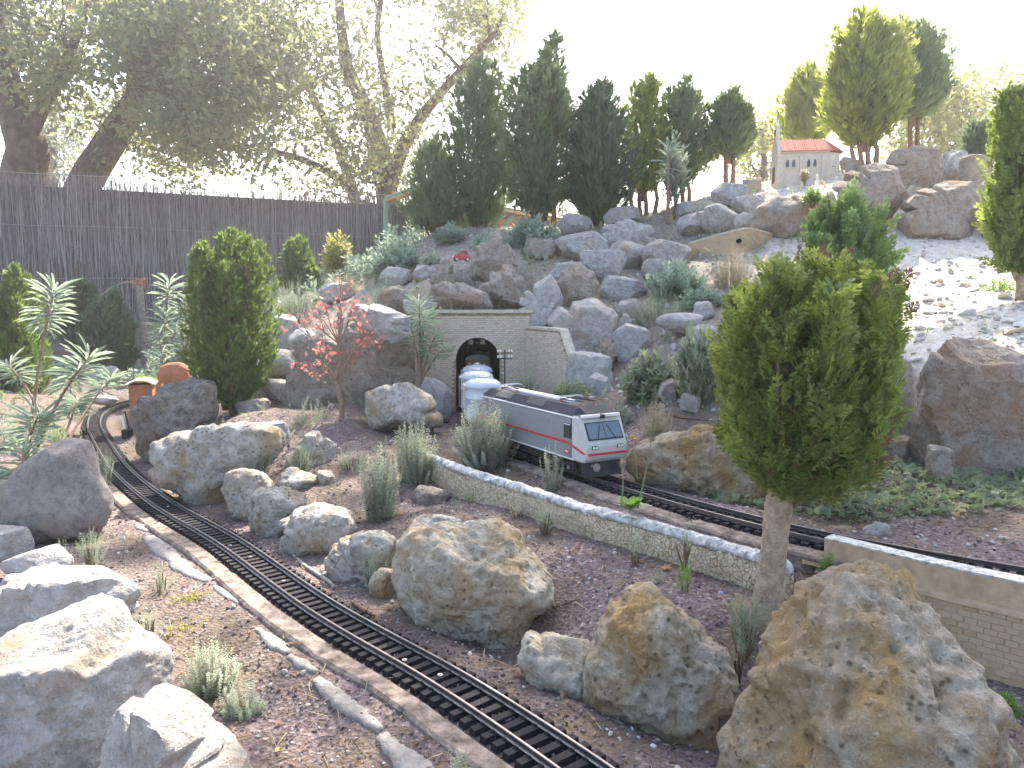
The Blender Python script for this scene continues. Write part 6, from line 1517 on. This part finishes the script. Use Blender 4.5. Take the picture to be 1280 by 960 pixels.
# spurges: bare stems that end in whorls of long narrow leaves, every leaf a part
vv, tt_ = np.array([[0,0,0],[.10,.35,.05],[.085,.75,.02],[0,1,-.10],[-.085,.75,.02],[-.10,.35,.05],[0,.5,-.01]], float), np.array([[0,1,6],[1,2,6],[2,3,6],[3,4,6],[4,5,6],[5,0,6]])
leaf_me = mesh_from('leaf', vv, tt_, True); leaf_me.materials.append(M['euph'])
def spurge(label, heads, basep, Y, nl, L, seed, single=True, th=.006):
    q = random.Random(seed); b0 = W(*basep, Y); root = empty('spurge_plant', b0, 0, label, 'plant', 'spurge plants'); g = G()
    for hx, hy, dY in heads:
        h_ = W(hx, hy, Y + dY) - b0; mid = h_ * .5 + Vector((h_.x * -.15, 0, h_.z * .08)); pts = [np.array((0, 0, -.02)), np.array(mid), np.array(h_)]
        sg = G(); sg.tube(np.stack([np.array([-.0, 0, -.02]) * (1 - t) ** 2 + 2 * t * (1 - t) * np.array(mid) + t * t * np.array(h_) for t in np.linspace(0, 1, 7)]), [th, th, th * .9, th * .8, th * .7, th * .6, th * .4], 6)
        sg.build('stem', M['stem_red'], root); ax = (h_ - mid).normalized()
        LV = []
        for i in range(nl):
            t = i / nl; a_ = i * 2.399 + q.uniform(-.2, .2); up = .9 - 1.5 * (1 - t) ** 1.2 + q.uniform(-.15, .15)
            side = Vector((math.cos(a_), math.sin(a_), 0)); dr = (side + ax * up).normalized(); pos = h_ - ax * (L * 1.5 * (1 - t)); sc = L * (.7 + .5 * math.sin(PI * min(1, .25 + .7 * (1 - t)))) * q.uniform(.85, 1.1)
            LV.append((pos, dr, sc))
        P = np.array([p[0] for p in LV]); D = np.array([p[1] for p in LV]); S = np.array([p[2] for p in LV]); nrm = np.tile(np.array(ax), (len(D), 1)) + 1e-3
        F = frames(D, N=np.cross(D, np.cross(nrm, D)) + 1e-4)
        if single:
            for i in range(nl):
                o = link('leaf', leaf_me, None, root); m4 = Matrix(F[i].tolist()).to_4x4(); m4.translation = P[i]; o.matrix_local = m4 @ Matrix.Diagonal((S[i] * .42, S[i] * R.uniform(.8, 1.1), S[i], 1))
        else:
            v, t = scatter([(vv, tt_)], P, F, np.stack([S * .55, S, S], 1)); o = link('leaf_whorl', mesh_from('leaf_whorl', v, t, True), M['euph'], root)
    return root
spurge('large silvery spurge at the left with arching brown stems', [(68,362,.1),(112,446,0),(48,520,-.1),(20,590,-.2)], (30,600), 2.2, 66, .080, 1, th=.006)
spurge('second silvery spurge behind the large one at left', [(96,500,.3),(140,470,.4),(10,455,.2)], (70,570), 2.75, 50, .075, 2, False)
spurge('spurge beside the wooden post, tallest of the pair', [(212,352,0),(208,392,-.1),(222,410,.0)], (204,470), 4.2, 40, .095, 3, False)
spurge('spurge right of the tallest one by the fence', [(236,372,0),(242,392,.1)], (232,440), 4.4, 36, .085, 4, False)
spurge('bright starry spurge in front of the terracotta slab', [(203,440,0),(198,418,.1)], (206,482), 3.9, 20, .075, 5, False, .005)
spurge('tall spurge with several bare stems at the left end of the tunnel wall', [(524,378,0),(530,392,.1),(545,418,0),(556,434,.05),(514,408,-.05)], (526,476), 2.75, 44, .060, 6, False, .005)
spurge('low spurge at the left edge of the garden', [(8,640,0),(30,560,.1)], (20,660), 1.9, 40, .06, 7, False)
spurge('slender spurge in front of the hazy sunlit cypress', [(836,186,0),(842,214,.1)], (834,275), 4.4, 18, .10, 8, False, .009)

# red maple
b0 = W(428, 540, 2.45); mp = empty('maple_sapling', b0, 0, 'little maple with sparse red leaves before the tall rock', 'tree'); q = np.random.RandomState(5)
tips = [(W(x, y, 2.45 + dy) - b0, kk) for x, y, dy, kk in [(385,388,.05,1),(405,378,0,1),(425,384,-.05,1),(442,380,0,1),(450,396,.1,1),(395,405,-.1,1),(376,402,.05,1),(455,410,0,1),(398,430,.1,1),(408,440,0,1),(372,458,.1,1),(388,456,-.05,1),(430,360,.05,1),
        (465,420,0,0),(470,428,.05,1),(450,432,0,1),(437,445,.05,1),(436,470,0,0),(410,462,0,0),(440,498,0,0),(392,468,.05,1),(424,345,.05,0),(418,400,.05,1),(435,400,0,1)]]
g = G(); tr = [np.array([0, 0, -.03]), np.array(W(427, 505, 2.45) - b0), np.array(W(420, 478, 2.45) - b0)]; g.tube(tr, [.010, .008, .0065], 8); g.build('trunk', M['stem_red'], mp)
g = G(); f2 = [np.array(W(424, 430, 2.42) - b0), np.array(W(405, 455, 2.48) - b0), np.array(W(440, 440, 2.45) - b0)]
for f in f2: g.tube([tr[2], (tr[2] + f) / 2 + [.004, 0, .004], f], [.005, .004, .003], 6)
for v_, _ in tips:
    v_ = np.array(v_); f = f2[int(np.argmin([np.linalg.norm(v_ - f) + (.2 if f[2] > v_[2] else 0) for f in f2]))]; g.tube([f, (f + v_) / 2 + q.normal(size=3) * .008, v_], [.0028, .002, .0010], 5)
    for _k in range(3): e_ = v_ + q.normal(size=3) * .03; g.tube([(f + 2 * v_) / 3, e_], [.0012, .0006], 3)
g.build('branches', M['stem_red'], mp)['kind'] = 'stuff'
def t_maple():
    V = []; T = []
    for a_ in (-75, -38, 0, 38, 75): rh(V, T, (0, 0, 0), (math.sin(math.radians(a_)), math.cos(math.radians(a_)), -.1), 1 - abs(a_) / 180, .12)
    return np.array(V), np.array(T)
C_ = np.array([np.array(v_) for v_, kk in tips if kk]); LP = np.repeat(C_, 16, 0) + q.normal(size=(len(C_) * 16, 3)) * np.array([.026, .026, .014]); D = q.normal(size=LP.shape); D[:, 2] -= .6
v, t = scatter([t_maple()], LP, frames(D), q.uniform(.010, .019, len(LP))); link('foliage', mesh_from('foliage', v, t), M['red_leaf'], mp)

# ground cover mat at right
q = np.random.RandomState(9); n_ = 5300
x = q.uniform(.45, 1.25, n_ * 3); y = q.uniform(1.18, 2.0, n_ * 3); du, _ = pdist(x, y, UP[::6]); db, sb = pdist(x, y, BR)
edge = .10 + .05 * vnoise(np.stack([x * 14, y * 14, x * 0], 1), 3); lim = y > (1.62 - .28 * (x - .45)) - .03 + .04 * vnoise(np.stack([x * 9, y * 3, x * 0 + 4], 1), 6)
u_ = (x - .55) ; ok = (du > edge) & lim & (x < 1.22) & ((x > .56) | (y > 1.62)); x, y = x[ok][:n_], y[ok][:n_]; z = H(x, y)
hump = .011 + .014 * vnoise(np.stack([x * 22, y * 22, x * 0], 1), 8); D = np.c_[q.normal(size=(len(x), 2)), q.uniform(.1, .9, len(x))]; D[:, 1] -= .5
v, t = scatter(FROND4, np.c_[x, y, z + np.clip(hump, .003, 1) * q.rand(len(x))], frames(D, N=np.tile([0, 0, 1.0], (len(x), 1)) + q.normal(size=(len(x), 3)) * .4), q.uniform(.015, .028, len(x)))
o = link('ground_cover', mesh_from('ground_cover', v, t), M['mat_green']); tag(o, 'dense creeping green ground cover behind the upper rails at right', 'ground cover', kind='stuff')
# thin dry plants and weeds between the stones: nobody could count them
def weeds(name, label, n, xr, yr, zmin, zmax, mat, L, kind, seed, up=.7):
    q = np.random.RandomState(seed); x = q.uniform(*xr, n * 4); y = q.uniform(*yr, n * 4); nn_ = vnoise(np.stack([x * 4, y * 4, x * 0], 1), seed); z = H(x, y); du, _ = pdist(x, y, UP[::6]); dl, _ = pdist(x, y, LOW[::6])
    dw, _ = pdist(x, y, WB)
    ok = (nn_ > .02) & (z > zmin) & (z < zmax) & (du > .09) & (dl > .11) & (dw > .03) & ~((np.abs(x - TX) < .3) & (y > 2.3) & (y < 3.2)); x, y, z = x[ok][:n], y[ok][:n], z[ok][:n]; D = np.c_[q.normal(size=(len(x), 2)) * .5, np.full(len(x), up)]
    l = q.uniform(.5, 1.3, len(x)) * L * np.clip(y / 2, .5, 2); v, t = scatter(SPRIGS[kind], np.c_[x, y, z - .003], frames(D), np.stack([l * .45, l, l * .45], 1))
    tag(link(name, mesh_from(name, v, t), M[mat]), label, 'weeds', kind='stuff')
weeds('dry_weeds', 'dry straw coloured weeds scattered over the slope', 800, (-1.8, 2.2), (2.0, 5.2), .14, 1.3, 'dry', .035, 'fine', 41)
weeds('grey_weeds', 'grey green weeds scattered between the rocks', 900, (-2.2, 1.4), (1.9, 5.0), .05, 1.1, 'sage', .040, 'fine', 42)
weeds('low_weeds', 'tiny grey weeds on the grit between the walls and boulders', 150, (-1.0, .9), (.8, 1.95), -.05, .2, 'sage', .020, 'fine', 43)
weeds('grass_tufts', 'fresh green grass blades among the stones', 260, (-2.4, 1.9), (1.2, 5.4), .02, 1.3, 'green', .035, 'grass', 44)
# fence-side undergrowth
weeds('left_weeds', 'soft green weeds left of the far track curve', 420, (-3.2, -1.75), (2.4, 5.2), -.2, .6, 'mat_green', .045, 'fine', 47)
weeds('undergrowth', 'grey green undergrowth along the foot of the fence', 700, (-4.6, -.6), (4.2, 7.3), -.1, 1.2, 'olive', .075, 'leafy', 45)
# the broad leaved plant on the wall with its two stalks and a yellow flower
b0 = W(790, 636, 1.42); pl = empty('broad_leaf_plant', b0, 0, 'broad leaved grey green plant on the low white wall with a yellow flower', 'plant')
for i in range(13):
    a_ = i * 2.4; D = np.array([[math.cos(a_), math.sin(a_), .25 + .5 * (i % 3)]]); v, t = scatter([(vv * np.array([3.2, 1, 1]), tt_)], np.array([[0, 0, .0]]), frames(D, N=np.array([[0.05, 0, 1.0]])), np.array([.040 - .001 * i])); link('leaf', mesh_from('leaf', v, t, True), M['green' if i % 3 else 'sage'], pl)
for (x0_, y0_), (x1_, y1_), th in (((776,636),(779,578),.0016), ((797,636),(815,545),.0018)):
    a_, b2 = W(x0_, y0_, 1.42) - b0, W(x1_, y1_, 1.45) - b0; g = G(); g.tube([a_, (a_ + b2) / 2 + Vector((.002, 0, 0)), b2], [th, th * .8, th * .5], 6)
    if x0_ > 790:
        for dx_, dz_ in ((-.018, .03), (.016, .036), (.004, .05), (-.034, .012)): g.tube([b2 - Vector((0, 0, .01)), b2 + Vector((dx_, 0, dz_))], [.0008, .0005], 4)
    g.build('stalk', M['mat_green'], pl)
fl = W(791, 547, 1.45) - b0; v, t = scatter([t_maple()], np.repeat([np.array(fl)], 9, 0), frames(rs.normal(size=(9, 3)) + [0, 0, .6]), np.full(9, .0075)); link('flower', mesh_from('flower', v, t), M['yellow_paint'], pl)
g = G(); g.tube([np.array(fl), np.array(W(797, 600, 1.42) - b0)], [.0005, .0008], 4); g.build('stalk', M['mat_green'], pl)
g = G(); hd = W(779, 576, 1.45) - b0; v, t = scatter(NARROW, np.repeat([np.array(hd)], 12, 0), randrot(12), np.full(12, .008)); link('seed_head', mesh_from('seed_head', v, t), M['dry'], pl)
# fallen sticks and leaves
for k, (lb, pts, th) in enumerate([('pale crooked root lying right of the track, left of the sloping rock', [(364,690),(378,705),(395,716),(412,727),(418,735)], .0042), ('short pale root farther along right of the track', [(338,652),(346,665),(352,668)], .003), ('flat brown stick by the small ochre stone', [(440,752),(455,763),(468,770)], .005),
      ('thin twig standing beside the rails near the largest boulder', [(458,770),(462,785),(460,796)], .002), ('curved dry twig on the grit behind the small flat topped stone', [(690,758),(702,772),(708,785)], .0013), ('dry twig below the low white wall', [(700,712),(718,700),(724,690)], .0014), ('thin brown branch lying above the long low rock', [(810,508),(850,522),(890,526)], .004)]):
    P = []
    for x_, y_ in pts:
        X_2, Y_2 = onz(x_, y_, .0) if k < 4 else (W(x_, y_, 1.25 if k < 6 else 2.05).x, 1.25 if k < 6 else 2.05); P.append((X_2, Y_2, Hz(X_2, Y_2) + th * .8 if k < 6 else W(x_, y_, 2.05).z))
    P = np.array(P); g = G(); g.tube(P - P[0], [th * .6] + [th] * (len(P) - 2) + [th * .4], 7); o = g.build('fallen_stick', M['mortar' if k < 2 else 'stem'], None, True, tuple(P[0])); tag(o, lb, 'stick', 'fallen sticks and roots')
for lb, x_, y_, mt, s_ in (('red fallen leaf left of the mortar line', 228, 728, 'red_leaf', .014), ('orange fallen leaf by the nearest silvery herb', 343, 910, 'yellow_paint', .009), ('rust coloured dry leaf before the low white wall', 829, 708, 'terracotta', .02)):
    X_2, Y_2 = onz(x_, y_, .0 if x_ < 500 else .06); v, t = scatter([t_maple()], np.zeros((1, 3)), frames(np.array([[.8, .3, .35]]), N=np.array([[0, 0, 1.0]])), np.array([s_]))
    o = link('fallen_leaf', mesh_from('fallen_leaf', v, t), M[mt], None, (X_2, Y_2, Hz(X_2, Y_2) + .005)); tag(o, lb, 'leaf', 'fallen leaves')
# moss cushions
q = np.random.RandomState(4)
for lb, x_, y_, w_, mt in (('yellow moss patch among the grit left of the track', 222, 772, .035, 'lime'), ('yellow green moss beside the red fallen leaf', 235, 742, .03, 'lime')):
    X_2, Y_2 = onz(x_, y_, 0); n_ = 120; pts = q.normal(size=(n_, 2)) * w_ * .5; xx, yy = X_2 + pts[:, 0], Y_2 + pts[:, 1]; v, t = scatter(TUFT, np.c_[pts, H(xx, yy)], frames(np.c_[q.normal(size=(n_, 2)) * .5, np.ones(n_)]), q.uniform(.004, .009, n_))
    tag(link('moss_patch', mesh_from('moss_patch', v, t), M[mt], None, (X_2, Y_2, 0)), lb, 'moss', kind='stuff')
print('TRIS', sum(len(o.data.polygons) for o in bpy.data.objects if o.type == 'MESH'))

# ------------------------------------------------------------------ leaf litter
def litter(name, label, n, rmin, rmax, mat, size, seed, cond=None):
    q = np.random.RandomState(seed); r = np.exp(q.uniform(math.log(rmin), math.log(rmax), n)); a = q.uniform(-.9, .75, n); x, y = r * np.sin(a), r * np.cos(a)
    c = vnoise(np.stack([x * 5, y * 5, x * 0], 1), seed); dl, _ = pdist(x, y, LOW[::6]); du, _ = pdist(x, y, UP[::6]); dw, _ = pdist(x, y, WB); ok = (c > -.15) & (dw > .02) & ((dl > .06) | (q.rand(n) < .15)) & (du > .06); x, y = x[ok], y[ok]; m = len(x)
    N_ = np.c_[q.normal(size=(m, 2)) * .5, np.ones(m)]; D = np.cross(N_, q.normal(size=(m, 3))); v, t = scatter(LEAF, np.c_[x, y, H(x, y) + .003], frames(D, N=N_), q.uniform(*size, m) * np.clip(r[ok], .8, 2.5) ** .4)
    tag(link(name, mesh_from(name, v, t), M[mat]), label, 'leaf litter', kind='stuff')
litter('leaf_litter', 'small dry brown leaves littering the ground', 5200, .7, 4.8, 'litter', (.006, .014), 61)
q = np.random.RandomState(77); n_ = 900; r = np.exp(q.uniform(math.log(.7), math.log(3.2), n_)); a = q.uniform(-.9, .7, n_); x, y = r * np.sin(a), r * np.cos(a); dl, _ = pdist(x, y, LOW[::6]); dw, _ = pdist(x, y, WB); du, _ = pdist(x, y, UP[::6]); ok = (dl > .055) & (dw > .03) & (du > .07); x, y = x[ok], y[ok]; m_ = len(x)
D = np.c_[q.normal(size=(m_, 2)), q.normal(size=m_) * .08]; l = q.uniform(.015, .05, m_); v, t = scatter(tw, np.c_[x, y, H(x, y) + .003], frames(D), np.stack([np.full(m_, .0014), l, np.full(m_, .0014)], 1))
tag(link('dry_twigs', mesh_from('dry_twigs', v, t), M['dry']), 'thin dry twigs and straw lying on the ground', 'twigs', kind='stuff')
